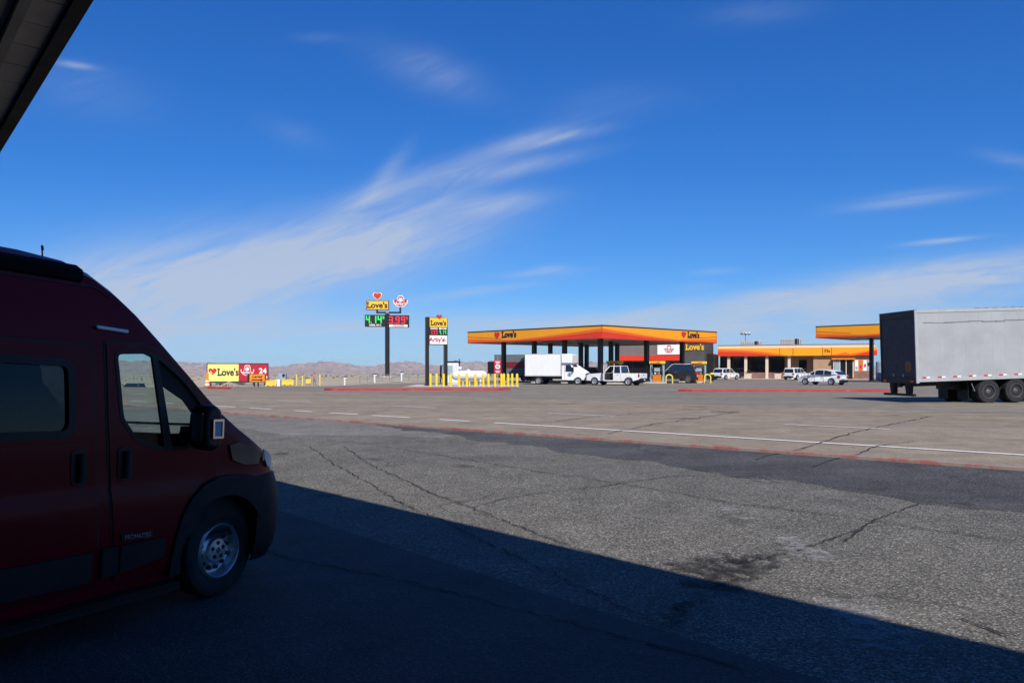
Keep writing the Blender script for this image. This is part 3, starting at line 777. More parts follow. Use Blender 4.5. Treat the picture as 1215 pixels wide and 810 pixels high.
        skin([(-.66, 1.80), (-.60, 1.845), (-.26, 1.56), (-.25, 1.40), (-.31, 1.45), (-.40, 1.55), (-.55, 1.63), (-.60, 1.66)], -.022, side, thick=.015).build('pillar_strip', M['plastic'], t)
    sd = [(-2.72, 1.905), (-1.215, 1.895), (-1.18, 1.86), (-1.15, .96), (-1.115, .36), (-2.70, .36)]
    loop_ribbon(sd, .028, .003).build('door_seal', M['black'], t)
    qw_out = [(x, z) for x, z in qw]
    s = skin(sd, .009, -1, qw).build('sliding_door', M['van'], t, smooth=True)
    loop_ribbon(qw, .05, .014).build('window_seal', M['black'], s)
    skin(round_poly([(-1.335, 1.22), (-1.33, 1.03), (-1.30, 1.005), (-1.24, 1.005), (-1.215, 1.04), (-1.22, 1.215), (-1.25, 1.24), (-1.31, 1.24)], .03), .016).build('handle_recess', M['black'], s)
    MB().cyl((-1.275, -vside(-1.27, 1.2)-.03, 1.21), (-1.275, -vside(-1.27, 1.03)-.03, 1.03), .021, n=10).build('door_handle', M['plastic'], s, smooth=True)
    skin(qw, -.006).build('sliding_window', M['vdark'], t, smooth=True)
    MB().bx(-1.845, -1.80, -vside(-1.8, 1.55)-.004, -vside(-1.8, 1.55)+.02, 1.345, 1.79).build('window_bar', M['black'], t)
    # horizontal pressed lines and the roof gutter
    m = loop_ribbon([(x, 2.292) for x in frange(-4.6, -1.12, .2)]+[(-1.0, 2.235), (-.93, 2.19)], .012, .006, close=False); m.build('gutter_trim', M['black'], t)
    skin([(-4.6, 1.262), (-1.15, 1.262), (-1.15, 1.285), (-4.6, 1.278)], .014, thick=.008).build('waist_trim', M['van'], t)
    skin([(-2.70, .40), (-1.175, .387), (-1.182, .576), (-2.70, .60)], .013, thick=.02).build('side_moulding', M['plastic'], t)
    skin([(-1.105, .40), (-.985, .40), (-.985, .585), (-1.112, .59)], .013, thick=.02).build('side_moulding', M['plastic'], t)
    skin([(-.975, .405), (-.60, .445), (-.60, .57), (-.64, .586), (-.97, .586)], .02, thick=.02).build('side_moulding', M['plastic'], t)
    skin([(-.955, .612), (-.70, .600), (-.70, .642), (-.955, .655)], .016, thick=.006).build('badge', M['black'], t)
    bd = text('badge_letters', 'PROMASTER', .045, M['chrome'], t, (-.827, -vside(-.8, .63)-.024, .627), (R(90), R(2.6), 0), .003, .0005, sx=.88)
    # running board, arch flares, bumper
    MB().bx(-4.2, -.50, -1.10, -.85, .235, .265).bx(-4.2, -.50, -1.10, -1.08, .21, .26).build('running_board', M['black'], t)
    for side in (-1, 1):
        out = [(-.545, .30), (-.53, .40), (-.49, .56), (-.43, .715), (-.34, .83), (-.22, .915), (-.075, .962), (.10, .968), (.24, .958), (.36, .925), (.44, .86)]
        inn_ = [(-.455*math.cos(a), .363+.455*math.sin(a)) for a in [R(-8), R(6), R(22), R(40), R(58), R(74), R(92), R(106), R(120), R(134), R(150)]]
        mm = MB(); A = [[Vector((p[0], side*(1.0), p[1])), Vector((p[0], side*(1.045), p[1])), Vector((q[0], side*1.052, q[1])), Vector((q[0], side*(.93), q[1]))] for p, q in zip(out, inn_)]
        mm.rings(A, closed=True); mm.build('wheel_arch_flare', M['plastic'], t, smooth=True, auto=50)
        mm = MB(); n = 24
        a0 = [Vector((.44*math.cos(R(-10)+R(200)*i/n), 0, .363+.44*math.sin(R(-10)+R(200)*i/n))) for i in range(n+1)]
        A = [[p+Vector((0, side*1.0, 0)) for p in a0], [p+Vector((0, side*.62, 0)) for p in a0]]
        mm.rings(A, cap=False, closed=False); mm.face([p+Vector((0, side*.62, 0)) for p in a0]); mm.build('wheel_arch_liner', M['black'], t)
    path = [(.36, 1.035), (.46, 1.035), (.56, 1.02), (.66, .98), (.75, .92), (.83, .84), (.89, .74), (.935, .60), (.955, .40), (.965, .0)]
    path = path+[(a, -b) for a, b in path[-2::-1]]
    H = [(.235, -.07), (.33, -.02), (.45, .0), (.60, .012), (.72, .012), (.84, -.004), (.93, -.03), (.955, -.07)]
    rg = []
    for i, (a, b) in enumerate(path):
        A = Vector(path[max(0, i-1)]); B = Vector(path[min(len(path)-1, i+1)]); d = (B-A).normalized(); nn = Vector((-d.y, d.x))
        if nn.dot(Vector((a-.2, b))) < 0: nn = -nn
        k = .0
        rg.append([Vector((a+nn.x*o, b+nn.y*o, z)) for z, o in H])
    MB().rings(rg, cap=False, closed=False).build('bumper', M['plastic'], t, smooth=True, auto=40)
    # lights: headlamps high on the wings, side marker
    for side in (-1, 1):
        hp = [(.05, 1.20), (.16, 1.215), (.30, 1.175), (.44, 1.12), (.40, 1.03), (.22, 1.035), (.09, 1.08)]
        skin(hp, .008, side, st=.035, thick=.008).build('headlight', M['brownreflect'], t, smooth=True)
        skin([(.46, 1.145), (.55, 1.115), (.63, 1.045), (.60, .985), (.53, 1.0), (.48, 1.07)], .008, side, st=.03, thick=.012).build('headlight', M['lens'], t, smooth=True)
        skin([(.445, 1.12), (.46, 1.12), (.475, 1.05), (.45, 1.05)], .012, side, st=.03, thick=.01).build('turn_signal', M['amber'], t)
    MB().box((-1.022, -vside(-1.02, 2.02)-.012, 2.022), (.25, .025, .026), ry=R(2.4)).build('marker_light', M['lens'], t, bevel=.008)
    # mirror
    for side in (-1, 1):
        mm = MB(); T = -.27
        prof = [(-.145, 1.21), (-.155, 1.32), (-.145, 1.45), (-.12, 1.51), (-.06, 1.525), (.0, 1.49), (.02, 1.40), (.02, 1.26), (-.01, 1.20), (-.07, 1.185)]
        mm.rings([[Vector((T+x*.9-.01, side*1.05, .136+z*.9)) for x, z in prof], [Vector((T+x, side*1.09, z)) for x, z in prof], [Vector((T+x, side*1.20, z)) for x, z in prof], [Vector((T+x*.9-.01, side*1.235, .1*1.36+z*.9)) for x, z in prof]])
        mr = mm.build('side_mirror', M['black'], t, bevel=.02, seg=3)
        MB().bx(T-.13, T-.03, side*.95, side*1.07, 1.24, 1.32).build('mirror_arm', M['black'], mr)
        MB().box((T-.055, side*1.236, 1.345), (.085, .02, .12)).build('indicator_lamp', M['bluegrey'], mr, bevel=.012)
        lo = [(T-.108, 1.275), (T-.002, 1.275), (T-.002, 1.415), (T-.108, 1.415)]; li = [(T-.094, 1.29), (T-.016, 1.29), (T-.016, 1.40), (T-.094, 1.40)]
        q = MB()
        for i in range(4):
            j = (i+1) % 4; q.prism([lo[i], lo[j], li[j], li[i]], (0, side*1.234, 0), (1, 0, 0), (0, 0, 1), (0, side*.02, 0))
        q.build('lamp_frame', M['chrome'], mr)
        MB().bx(T-.162, T-.157, side*1.10, side*1.20, 1.26, 1.46).build('mirror_glass', M['chrome'], mr)
    # roof: awning case on the near side, roof cap seam, aerial
    m = MB(); pr = [(-.90, 2.30), (-.935, 2.325), (-.93, 2.39), (-.87, 2.425), (-.74, 2.43), (-.74, 2.36)]
    m.rings([[Vector((x, y, z)) for y, z in pr] for x in (-4.5, -1.22)]); m.build('awning_case', M['casedark'], t, bevel=.012)
    MB().cyl((-1.28, -.62, 2.44), (-1.29, -.62, 2.56), .006, .004, n=8).build('aerial', M['black'], t)
    MB().cyl((-1.284, -.62, 2.525), (-1.288, -.62, 2.555), .008, n=8).build('aerial_tip', M['black'], t)
    # glass of the windscreen
    a, b = Vector((-.87, 0, 2.24)), Vector((.26, 0, 1.235)); mm = MB(); nn = Vector((.66, 0, .75)); rows = []
    for k in range(7):
        p = a+(b-a)*k/6; w = .74+.11*k/6
        rows.append([Vector((p.x-.10*(y/.85)**2*.6, y, p.z-.10*(y/.85)**2*.5))+nn*.012 for y in [w*i/5 for i in range(-5, 6)]])
    mm.rings(rows, cap=False, closed=False).build('windscreen', M['wglass'], t, smooth=True)
    for y in (-.25, .35): MB().box((.15, y, 1.345), (.02, .62, .02), rz=R(4)).build('wiper', M['black'], t)
    MB().bx(.91, .945, -.40, .40, .70, .92).build('grille', M['black'], t)
    # wheels
    for x in (.085, -3.9):
        for side in (-1, 1):
            wy = side*.93; ax = (0, side, 0); c = (x, wy-side*.21, .363)
            w = MB().lathe([(0, .22), (0, .34), (.03, .360), (.10, .363), (.16, .361), (.20, .350), (.215, .325), (.21, .275), (.20, .235), (.185, .222), (.06, .215)], ax, c, 40).build('wheel', M['rubber'], t, smooth=True)
            if side == 1 and x < -1: continue
            MB().lathe([(.10, .222), (.19, .222), (.200, .212), (.206, .206), (.200, .198), (.165, .188), (.12, .177), (.115, .158), (.125, .125), (.145, .100), (.150, .090)], ax, c, 40, cap=False).build('rim', M['rim'], w, smooth=True)
            MB().lathe([(.140, .098), (.165, .097), (.176, .089), (.178, .05), (.182, .03), (.182, 0.)], ax, c, 28).build('hub_cap', M['rim'], w, smooth=True)
            for k in range(12):
                a_ = 2*math.pi*k/12+.2; p = Vector((x+0.141*math.cos(a_), 0, .363+0.141*math.sin(a_)))
                MB().cyl((p.x, c[1]+side*.112, p.z), (p.x, c[1]+side*.1435, p.z), .017, n=10).build('vent_hole', M['black'], w)
            for k in range(5):
                a_ = 2*math.pi*k/5+.31; p = Vector((x+.058*math.cos(a_), 0, .363+.058*math.sin(a_)))
                MB().cyl((p.x, c[1]+side*.176, p.z), (p.x, c[1]+side*.1815, p.z), .0165, n=10).build('lug_nut', M['black'], w)
            MB().box((x, c[1]+side*.184, .363), (.034, .006, .034), ry=R(45)).build('hub_emblem', M['darkrim'], w)
    # cabin
    MB().bx(-.35, .40, -.92, .92, .5, 1.05).box((-.10, 0, 1.09), (.62, 1.72, .12)).build('dashboard', M['cabin'], t, bevel=.04)
    for y in (-.48, .48):
        sx = MB().box((-.98, y, .86), (.52, .52, .16)).box((-1.22, y, 1.22), (.15, .50, .70), ry=R(-8)).build('seat', M['seat'], t, bevel=.05, seg=3)
        MB().box((-1.285, y, 1.68), (.12, .27, .22), ry=R(-8)).build('headrest', M['seat'], sx, bevel=.05, seg=3)
    m = MB(); n = 24
    cw = Vector((-.50, .45, 1.22)); e1 = Vector((0, 1, 0)); e2 = Vector((.5, 0, .86)).normalized()
    m.tube([cw+(e1*math.cos(2*math.pi*i/n)+e2*math.sin(2*math.pi*i/n))*.19 for i in range(n+1)], .016); m.tube([cw-e1*.18, cw+e1*.18], .02); m.tube([cw, cw+Vector((.30, 0, -.14))], .03)
    m.build('steering_wheel', M['cabin'], t, smooth=True)
    MB().box((-.86, -.42, 1.93), (.02, .5, .16), ry=R(-50)).build('sun_visor', M['cabin'], t)
    MB().bx(-1.62, -1.58, -.88, .88, .5, 2.3).build('cab_divider', M['cabin'], t)
    MB().bx(-1.58, .3, -.90, .90, .47, .50).build('cab_floor', M['cabin'], t)
    return t
van()

# ------------------------------------------------------------------ vehicles
def fill2(m, poly, y, fn):
    """triangulated outline at side y; fn(x,z)->half width factor"""
    pts = [(x, fn(x, z)*y, z) for x, z in poly]
    return [m.bm.verts.new(p) for p in pts]
def slab(m, poly, w, fn=lambda x, z: 1.):
    """closed solid: outline (x,z) spanning -w..w in y"""
    a = [m.bm.verts.new((x, -fn(x, z)*w, z)) for x, z in poly]; b = [m.bm.verts.new((x, fn(x, z)*w, z)) for x, z in poly]
    n = len(poly); ed = []
    for i in range(n):
        j = (i+1) % n; m.bm.faces.new((a[i], a[j], b[j], b[i]))
    for v in (a, b):
        f = m.bm.faces.new(v); bmesh.ops.triangulate(m.bm, faces=[f])
    return m
def wheel(parent, x, y, r, wd, side, rimm='rim', spokes=5):
    ax = (0, side, 0); c = (x, y-side*wd/2, r)
    w = MB().lathe([(0, r*.62), (0, r*.92), (.02, r), (wd-.03, r), (wd-.005, r*.93), (wd, r*.8), (wd-.01, r*.66), (wd*.6, r*.62)], ax, c, 24).build('wheel', M['rubber'], parent, smooth=True)
    m = MB().lathe([(wd*.55, r*.64), (wd-.015, r*.66), (wd-.01, r*.60), (wd*.72, r*.55), (wd*.70, r*.30)], ax, c, 24, cap=False)
    m.lathe([(wd*.7, r*.2), (wd*.86, r*.18), (wd*.88, 0)], ax, c, 14)
    for k in range(spokes):
        a = 2*math.pi*k/spokes+.3
        m.box((x+.36*r*math.cos(a), y+side*wd*.25, r+.36*r*math.sin(a)), (r*.5, wd*.12, r*.15), ry=-a)
    m.build('rim', M[rimm], w, smooth=True)
    return w
def arches(xs, r, zb, n=9, k=1.16):
    """bottom edge from front to rear with half-round wheel openings"""
    o = []
    for x in xs:
        R_ = r*k; dz = max(0, zb-r); a0 = math.asin(min(1, dz/R_))
        o += [(x+R_*math.cos(a0+(math.pi-2*a0)*i/n), r+R_*math.sin(a0+(math.pi-2*a0)*i/n)) for i in range(n+1)]
    return o
def car(name, label, cat, loc, head, top, cabin, glassx, W, r, wx, zb=.22, paint='white', tumble=.16, taper=.10, group=None, rimm='rim', dark_roof=False, details=True):
    """top: (x,z) outline of the lower body from the tail over the beltline to the nose; cabin: outline of the greenhouse from the tail
    base up over the roof to the windscreen base; glassx: list of (x0,x1) side panes"""
    t = thing(name, label, cat, loc, head, group); hw = W/2
    xs = [p[0] for p in top]; xm, L2 = (min(xs)+max(xs))/2, (max(xs)-min(xs))/2
    ft = lambda x, z: 1-taper*abs((x-xm)/L2)**6
    poly = top+[(max(xs)-.03, zb+.05)]+arches(sorted(wx, reverse=True), r, zb)+[(min(xs)+.03, zb+.05)]
    MB2 = slab(MB(), poly, hw, ft); body = MB2.build('body', M[paint], t, bevel=.035)
    bz = min(p[1] for p in cabin); H = max(p[1] for p in cabin)
    ct = lambda x, z: (1-tumble*max(0, (z-bz))/(H-bz)*.9)*.97*ft(x, z)
    slab(MB(), cabin, hw, ct).build('roof_cabin', M[paint], t, bevel=.03)
    # side glass
    def edge(xq, upper):
        # z of cabin outline at x
        best = []
        for a, b in zip(cabin, cabin[1:]):
            if min(a[0], b[0])-1e-6 <= xq <= max(a[0], b[0])+1e-6 and abs(a[0]-b[0]) > 1e-6: best.append(a[1]+(b[1]-a[1])*(xq-a[0])/(b[0]-a[0]))
        return max(best) if best else bz
    for side in (-1, 1):
        for x0, x1 in glassx:
            n = 6; lo = [(x0+(x1-x0)*i/n, bz+.05) for i in range(n+1)]; hi = [(x, max(bz+.055, min(H-.09, edge(x, 1)-.08))) for x, _ in lo]
            m = MB(); g = [m.bm.verts.new((x, side*(ct(x, z)*hw+.006), z)) for x, z in lo+hi[::-1]]
            m.bm.faces.new(g); m.build('side_window', M['carglass'], t)
    # screens: longest sloping edges at each end of the cabin
    def screen(nm, a, b):
        a, b = Vector((a[0], 0, a[1])), Vector((b[0], 0, b[1])); d = b-a; nn = Vector((-d.z, 0, d.x)).normalized()
        if nn.x*(a.x-(min(p[0] for p in cabin)+max(p[0] for p in cabin))/2) < 0: nn = -nn
        p0, p1 = a+d*.07+nn*.012, a+d*.90+nn*.012
        w0, w1 = ct(p0.x, p0.z)*hw*.92, ct(p1.x, p1.z)*hw*.90
        MB().face([(p0.x, -w0, p0.z), (p0.x, w0, p0.z), (p1.x, w1, p1.z), (p1.x, -w1, p1.z)]).build(nm, M['carglass'], t)
    screen('rear_window', cabin[0], cabin[1]); screen('windscreen', cabin[-1], cabin[-2])
    for x in wx:
        for side in (-1, 1): wheel(t, x, side*(hw-.02), r, .21, side, rimm)
    if details:
        x1, x0 = max(xs), min(xs); zn = [p[1] for p in top if p[0] > x1-.25]; zt = max(zn)
        MB().bx(x1-.02, x1+.05, -hw*.82, hw*.82, zb+.08, zb+.30).build('front_bumper', M['plastic'], t, bevel=.03)
        MB().bx(x0-.05, x0+.02, -hw*.82, hw*.82, zb+.06, zb+.32).build('rear_bumper', M['plastic'], t, bevel=.03)
        MB().bx(x0-.035, x0-.02, -.26, .26, zb+.42, zb+.56).build('licence_plate', M['signwhite'], t)
        zl = max(p[1] for p in top if p[0] < x0+.2)
        for side in (-1, 1):
            MB().box((x0+.05, side*hw*.80, zl-.16), (.16, .26, .26)).build('tail_light', M['redlens'], t, bevel=.02)
            MB().box((x1-.07, side*hw*.78, zt-.10), (.18, .30, .14)).build('headlight', M['lens'], t, bevel=.02)
            MB().box((glassx[-1][1]-.12 if glassx else 1., side*(hw+.09), bz+.10), (.14, .18, .15)).build('side_mirror', M[paint], t, bevel=.03)
            for xx in [g[0]+.14 for g in glassx[-2:]]:
                MB().box((xx, side*(hw+.005), bz-.14), (.2, .03, .035)).build('door_handle', M['plastic'], t)
            for xx in [g[0]-.04 for g in glassx[-2:]]+[glassx[-1][1]-.05]:
                MB().bx(xx-.008, xx+.008, side*hw*.995, side*(hw+.004), zb+.12, bz).build('door_seam', M['black'], t)
    return t

def hdg(dx, dy): return math.atan2(dy, dx)

# white pickup under the canopy edge, driver's door open
def pickup(loc, head):
    t = thing('pickup_truck', 'white crew-cab pickup with its front door standing open, parked before the pumps', 'pickup', loc, head)
    W, hw, r = 2.0, 1.0, .39
    wx = (1.85, -1.75)
    low = [(-2.88, 1.06), (-2.86, 1.14), (-1.02, 1.14), (-1.0, 1.10)]
    ft = lambda x, z: 1-.09*abs(x/2.9)**6
    bed = [(-2.90, .62), (-2.90, 1.14), (-1.0, 1.14), (-1.0, .42)]+arches([-1.75], r, .42, k=1.2)+[(-2.75, .55)]
    # bed side walls, floor and tailgate
    m = MB()
    for s in (-1, 1):
        a = [m.bm.verts.new((x, s*hw*ft(x, z), z)) for x, z in bed]; b = [m.bm.verts.new((x, s*(hw-.09)*ft(x, z), z)) for x, z in bed]
        for i in range(len(bed)):
            j = (i+1) % len(bed); m.bm.faces.new((a[i], a[j], b[j], b[i]))
        for v in (a, b):
            f = m.bm.faces.new(v); bmesh.ops.triangulate(m.bm, faces=[f])
    m.bx(-2.8, -1.02, -.90, .90, .68, .74).bx(-1.05, -.99, -.92, .92, .6, 1.14)
    m.build('cargo_bed', M['white'], t, bevel=.015)
    tg = MB().bx(-2.93, -2.86, -.84, .84, .68, 1.13).build('tailgate', M['white'], t, bevel=.02)
    MB().bx(-2.945, -2.93, -.12, .12, .98, 1.04).build('tailgate_handle', M['black'], tg)
    MB().bx(-3.02, -2.86, -.92, .92, .46, .64).build('rear_bumper', M['black'], t, bevel=.03)
    MB().bx(-3.035, -3.02, -.16, .16, .50, .60).build('licence_plate', M['signwhite'], t)
    # cab: front clip + cab shell with a real door hole on the driver's (left) side
    nose = [(.80, .42), (.80, 1.16), (1.2, 1.17), (2.5, 1.08), (2.74, .98), (2.80, .70), (2.78, .45)]+arches([1.85], r, .42, k=1.2)
    slab(MB(), nose, hw, ft).build('hood', M['white'], t, bevel=.04)
    MB().bx(2.76, 2.90, -.94, .94, .40, .62).build('front_bumper', M['chrome'], t, bevel=.04)
    MB().bx(2.72, 2.83, -.62, .62, .66, .98).build('grille', M['black'], t)
    MB().bx(-1.0, .80, -1.0, 1.0, .40, .50).bx(-1.0, -.18, .93, 1.0, .5, 1.16).bx(-1.0, .8, -1.0, -.93, .5, 1.16).bx(-1.0, -.93, -.93, .93, .5, 1.16).build('cab_body', M['white'], t, bevel=.01)
    rf = MB(); zt = 1.86
    rf.rings([[(x, y*f, z) for x, y in ((-.86, -.86), (.30, -.86), (.30, .86), (-.86, .86))] for z, f in ((zt-.05, 1.02), (zt, .95))])
    for s in (-1, 1):
        rf.rings([[Vector((-1.0, s*.99, 1.15)), Vector((-.90, s*.99, 1.15)), Vector((-.80, s*.86, zt-.04)), Vector((-.88, s*.86, zt-.04))], [Vector((-1.0, s*.91, 1.15)), Vector((-.90, s*.91, 1.15)), Vector((-.80, s*.80, zt-.04)), Vector((-.88, s*.80, zt-.04))]])
        rf.rings([[Vector((-.24, s*.99, 1.15)), Vector((-.13, s*.99, 1.15)), Vector((-.13, s*.86, zt-.04)), Vector((-.22, s*.86, zt-.04))], [Vector((-.24, s*.93, 1.15)), Vector((-.13, s*.93, 1.15)), Vector((-.13, s*.80, zt-.04)), Vector((-.22, s*.80, zt-.04))]])
        rf.rings([[Vector((.86, s*.97, 1.15)), Vector((.98, s*.97, 1.15)), Vector((.36, s*.84, zt-.03)), Vector((.24, s*.84, zt-.03))], [Vector((.86, s*.90, 1.15)), Vector((.98, s*.90, 1.15)), Vector((.36, s*.78, zt-.03)), Vector((.24, s*.78, zt-.03))]])
    rf.bx(-.18, -.14, .94, 1.0, .5, 1.16).build('roof', M['white'], t, bevel=.012)
    q = [(-.80, 1.19, .98), (-.24, 1.19, .98), (-.24, 1.76, .875), (-.72, 1.76, .875)]
    for s in (-1, 1): MB().face([(x, s*y, z) for x, z, y in q]).build('side_window', M['carglass'], t)
    MB().face([(-.13, -.98, 1.19), (.84, -.965, 1.19), (.32, -.86, 1.76), (-.13, -.875, 1.76)]).build('side_window', M['carglass'], t)
    MB().face([(-.985, -.88, 1.19), (-.985, .88, 1.19), (-.875, .78, 1.76), (-.875, -.78, 1.76)]).build('rear_window', M['carglass'], t)
    MB().face([(.93, -.86, 1.18), (.93, .86, 1.18), (.36, .76, 1.79), (.36, -.76, 1.79)]).build('windscreen', M['carglass'], t)
    MB().bx(-2.7, 2.6, -.8, .8, .28, .44).build('underbody', M['black'], t)
    MB().bx(-.9, .78, -.92, .92, .5, .53).bx(.55, .80, -.9, .9, .5, 1.14).build('interior', M['cabin'], t)
    for y in (-.45, .45): MB().box((-.05, y, .85), (.5, .5, .3)).box((-.36, y, 1.2), (.16, .5, .75), ry=R(-10)).build('seat', M['seat'], t, bevel=.05)
    # open door hinged at the front pillar
    a = R(66); ux = Vector((-math.cos(a), math.sin(a), 0)); o = Vector((.82, 1.0, 0)); nrm = Vector((math.sin(a), math.cos(a), 0))*.07
    dm = MB().prism([(0, .48), (.96, .48), (.96, 1.15), (0, 1.15)], o, ux, (0, 0, 1), nrm)
    fr = [(0, 1.15), (.06, 1.15), (.55, 1.74), (.90, 1.78), (.90, 1.15), (.96, 1.15), (.96, 1.84), (.52, 1.81)]
    dm.prism(fr[:3]+[fr[7]], o, ux, (0, 0, 1), nrm*.6).prism([fr[3], fr[4], fr[5], fr[6]], o, ux, (0, 0, 1), nrm*.6).prism([fr[2], fr[3], fr[6], fr[7]], o, ux, (0, 0, 1), nrm*.6)
    dr = dm.build('front_door', M['white'], t)
    MB().prism([(.06, .55), (.92, .55), (.92, 1.12), (.06, 1.12)], o-nrm*.25, ux, (0, 0, 1), nrm*.22).build('door_lining', M['cabin'], dr)
    MB().prism([(.07, 1.15), (.9, 1.15), (.9, 1.76), (.56, 1.73)], o+nrm*.25, ux, (0, 0, 1), nrm*.06).build('door_glass', M['carglass'], dr)
    MB().box((.93, 1.14, 1.24), (.12, .24, .22)).build('side_mirror', M['black'], t, bevel=.03)
    for s in (-1, 1):
        MB().box((-2.83, s*.93, .96), (.14, .10, .30)).build('tail_light', M['redlens'], t, bevel=.015)
        MB().box((2.70, s*.80, .88), (.2, .28, .18)).build('headlight', M['lens'], t, bevel=.02)
        for x in wx: wheel(t, x, s*.97, r, .25, s, 'rim', 6)
    MB().bx(-.70, -.56, .995, 1.015, 1.0, 1.04).build('door_handle', M['black'], t)
    MB().bx(-.97, -.955, .998, 1.004, .5, 1.15).build('door_seam', M['black'], t)
    return t
L = at(731, 73.); pickup(L, hdg(-.84, .54)).scale = (.94, .94, .97)

def box_truck(loc, head):
    t = thing('box_truck', 'white box truck with a van cab beside the fuel canopy, ahead of the white pickup', 'truck', loc, head)
    hw = 1.12
    MB().bx(-2.85, .85, -hw, hw, .80, 2.95).build('cargo_box', M['white'], t, bevel=.02)
    MB().bx(.85, 1.95, -hw*.98, hw*.98, 2.02, 2.95).build('cab_over_box', M['white'], t, bevel=.12, seg=3)
    m = MB()
    for s in (-1, 1): m.bx(.82, .90, s*hw-.03, s*hw+.03, .80, 2.95)
    m.bx(-2.88, .88, -hw-.012, hw+.012, .80, .90).bx(-2.88, .9, -hw-.012, hw+.012, 2.93, 2.98).build('edge_trim', M['trailer_frame'], t)
    cabp = [(.90, .45), (.90, 2.05), (1.75, 2.02), (2.35, 1.32), (3.05, 1.20), (3.18, 1.05), (3.20, .5)]+arches([2.5], .37, .45, k=1.2)
    slab(MB(), cabp, .98, lambda x, z: 1-.10*max(0, z-1.2)/.8-.08*max(0, x-2.2)).build('cab', M['white'], t, bevel=.04)
    for s in (-1, 1):
        y = lambda z: s*(.98*(1-.10*max(0, z-1.2)/.8)+.006)
        MB().face([(1.25, y(1.28), 1.28), (2.12, y(1.28), 1.28), (1.72, y(1.88), 1.88), (1.25, y(1.88), 1.88)]).build('side_window', M['carglass'], t)
        MB().box((2.05, s*1.16, 1.50), (.12, .22, .34)).build('side_mirror', M['black'], t, bevel=.02)
        MB().bx(1.16, 1.175, s*.975, s*.986, .55, 1.95).build('door_seam', M['black'], t)
        MB().box((3.17, s*.74, .98), (.1, .30, .20)).build('headlight', M['lens'], t)
        wheel(t, 2.5, s*.95, .37, .23, s, 'rim', 6); wheel(t, -1.45, s*1.05, .37, .26, s, 'rim', 6); wheel(t, -1.45, s*.78, .37, .24, s, 'darkrim', 5)
        MB().bx(-2.9, -2.85, s*.95-.1, s*.95+.1, .82, .95).build('tail_light', M['redlens'], t)
    MB().face([(2.29, -.86, 1.38), (2.29, .86, 1.38), (1.80, .80, 1.97), (1.80, -.80, 1.97)]).build('windscreen', M['carglass'], t)
    MB().bx(3.19, 3.24, -.55, .55, .72, 1.10).build('grille', M['black'], t)
    MB().bx(3.14, 3.32, -.98, .98, .46, .68).build('front_bumper', M['black'], t, bevel=.03)
    MB().bx(-2.8, 1.0, -.42, .42, .55, .80).build('chassis', M['black'], t)
    MB().bx(-3.0, -2.8, -1.0, 1.0, .48, .60).build('rear_step', M['black'], t)
    lg = MB()
    lg.lathe([(0, .20), (.006, .20)], (0, -1, 0), (1.66, -.985, .98), 20).build('door_emblem', M['bluegrey'], t)
    MB().prism([(-.08, -.09), (.02, -.12), (.10, .08), (.03, .12)], (1.66, -.993, .98), (1, 0, 0), (0, 0, 1), (0, -.006, 0)).build('door_emblem_mark', M['navy'], t)
    return t
L = at(660, 76.5); box_truck(L, hdg(.86, -.34))

# grey enclosed trailer with a maroon band behind the box truck
def grey_trailer():
    L = at(629, 99); t = thing('cargo_trailer', 'long grey enclosed trailer with a maroon stripe, behind the white box truck', 'trailer', L, hdg(.93, -.25))
    MB().bx(-4.4, 4.4, -1.15, 1.15, .62, 3.25).build('body', M['greybody'], t, bevel=.10, seg=3)
    MB().bx(-4.42, 4.42, -1.13, 1.13, 3.22, 3.29).build('roof_edge', M['black'], t, bevel=.02)
    MB().bx(-4.2, 4.1, -1.168, -1.152, 1.62, 2.38).build('stripe', M['maroon'], t)
    MB().bx(-5.35, -4.4, -.9, .9, .9, 2.45).build('front_locker', M['black'], t, bevel=.06)
    MB().bx(-4.3, 4.3, -1.1, 1.1, .42, .66).build('skirt', M['black'], t)
    MB().bx(-.9, .9, -1.172, -1.155, 2.62, 2.86).build('window', M['carglass'], t)
    for x in (-.6, .4):
        for s in (-1, 1): wheel(t, x, s*1.05, .36, .24, s, 'darkrim')
    MB().bx(4.40, 4.43, -.9, .9, .75, 3.1).build('rear_door', M['greybody'], t)
grey_trailer()

# dark vehicles under the canopy
SUV_TOP = [(-2.25, .78), (-2.22, 1.02), (1.05, 1.04), (1.9, .98), (2.2, .84), (2.3, .62)]
SUV_CAB = [(-2.15, 1.0), (-1.80, 1.68), (-1.5, 1.74), (.1, 1.74), (.35, 1.70), (1.12, 1.02)]
SUV_G = [(-1.95, -1.22), (-1.12, -.22), (-.12, .85)]
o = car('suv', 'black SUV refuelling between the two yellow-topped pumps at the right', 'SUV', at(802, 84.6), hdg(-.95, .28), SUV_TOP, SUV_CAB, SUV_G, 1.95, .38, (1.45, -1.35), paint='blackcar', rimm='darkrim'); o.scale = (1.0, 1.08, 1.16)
MB().bx(-1.55, .12, -.70, .70, 1.735, 1.775).build('roof_sun_gleam', M['silverwhite'], o, bevel=.015)  # pale slab stands in for sun gleaming on the black roof
for s in (-.74, .74): MB().tube([(.12, s, 1.745), (.36, s, 1.71), (1.08, s*1.12, 1.06)], .03, 6).build('pillar_strip', M['silverwhite'], o)  # pale tubes carry the same painted gleam down the windscreen edges
car('suv', 'dark navy SUV under the canopy, half hidden between box truck and pickup', 'SUV', at(704, 88.), hdg(.9, -.4), SUV_TOP, SUV_CAB, SUV_G, 1.95, .38, (1.45, -1.35), paint='navy', rimm='darkrim')
car('suv', 'dark SUV on the low ground far left, seen through the red van windows', 'SUV', at(156, 131.), hdg(-.97, .2), SUV_TOP, SUV_CAB, SUV_G, 1.95, .38, (1.45, -1.35), paint='blackcar', rimm='darkrim')
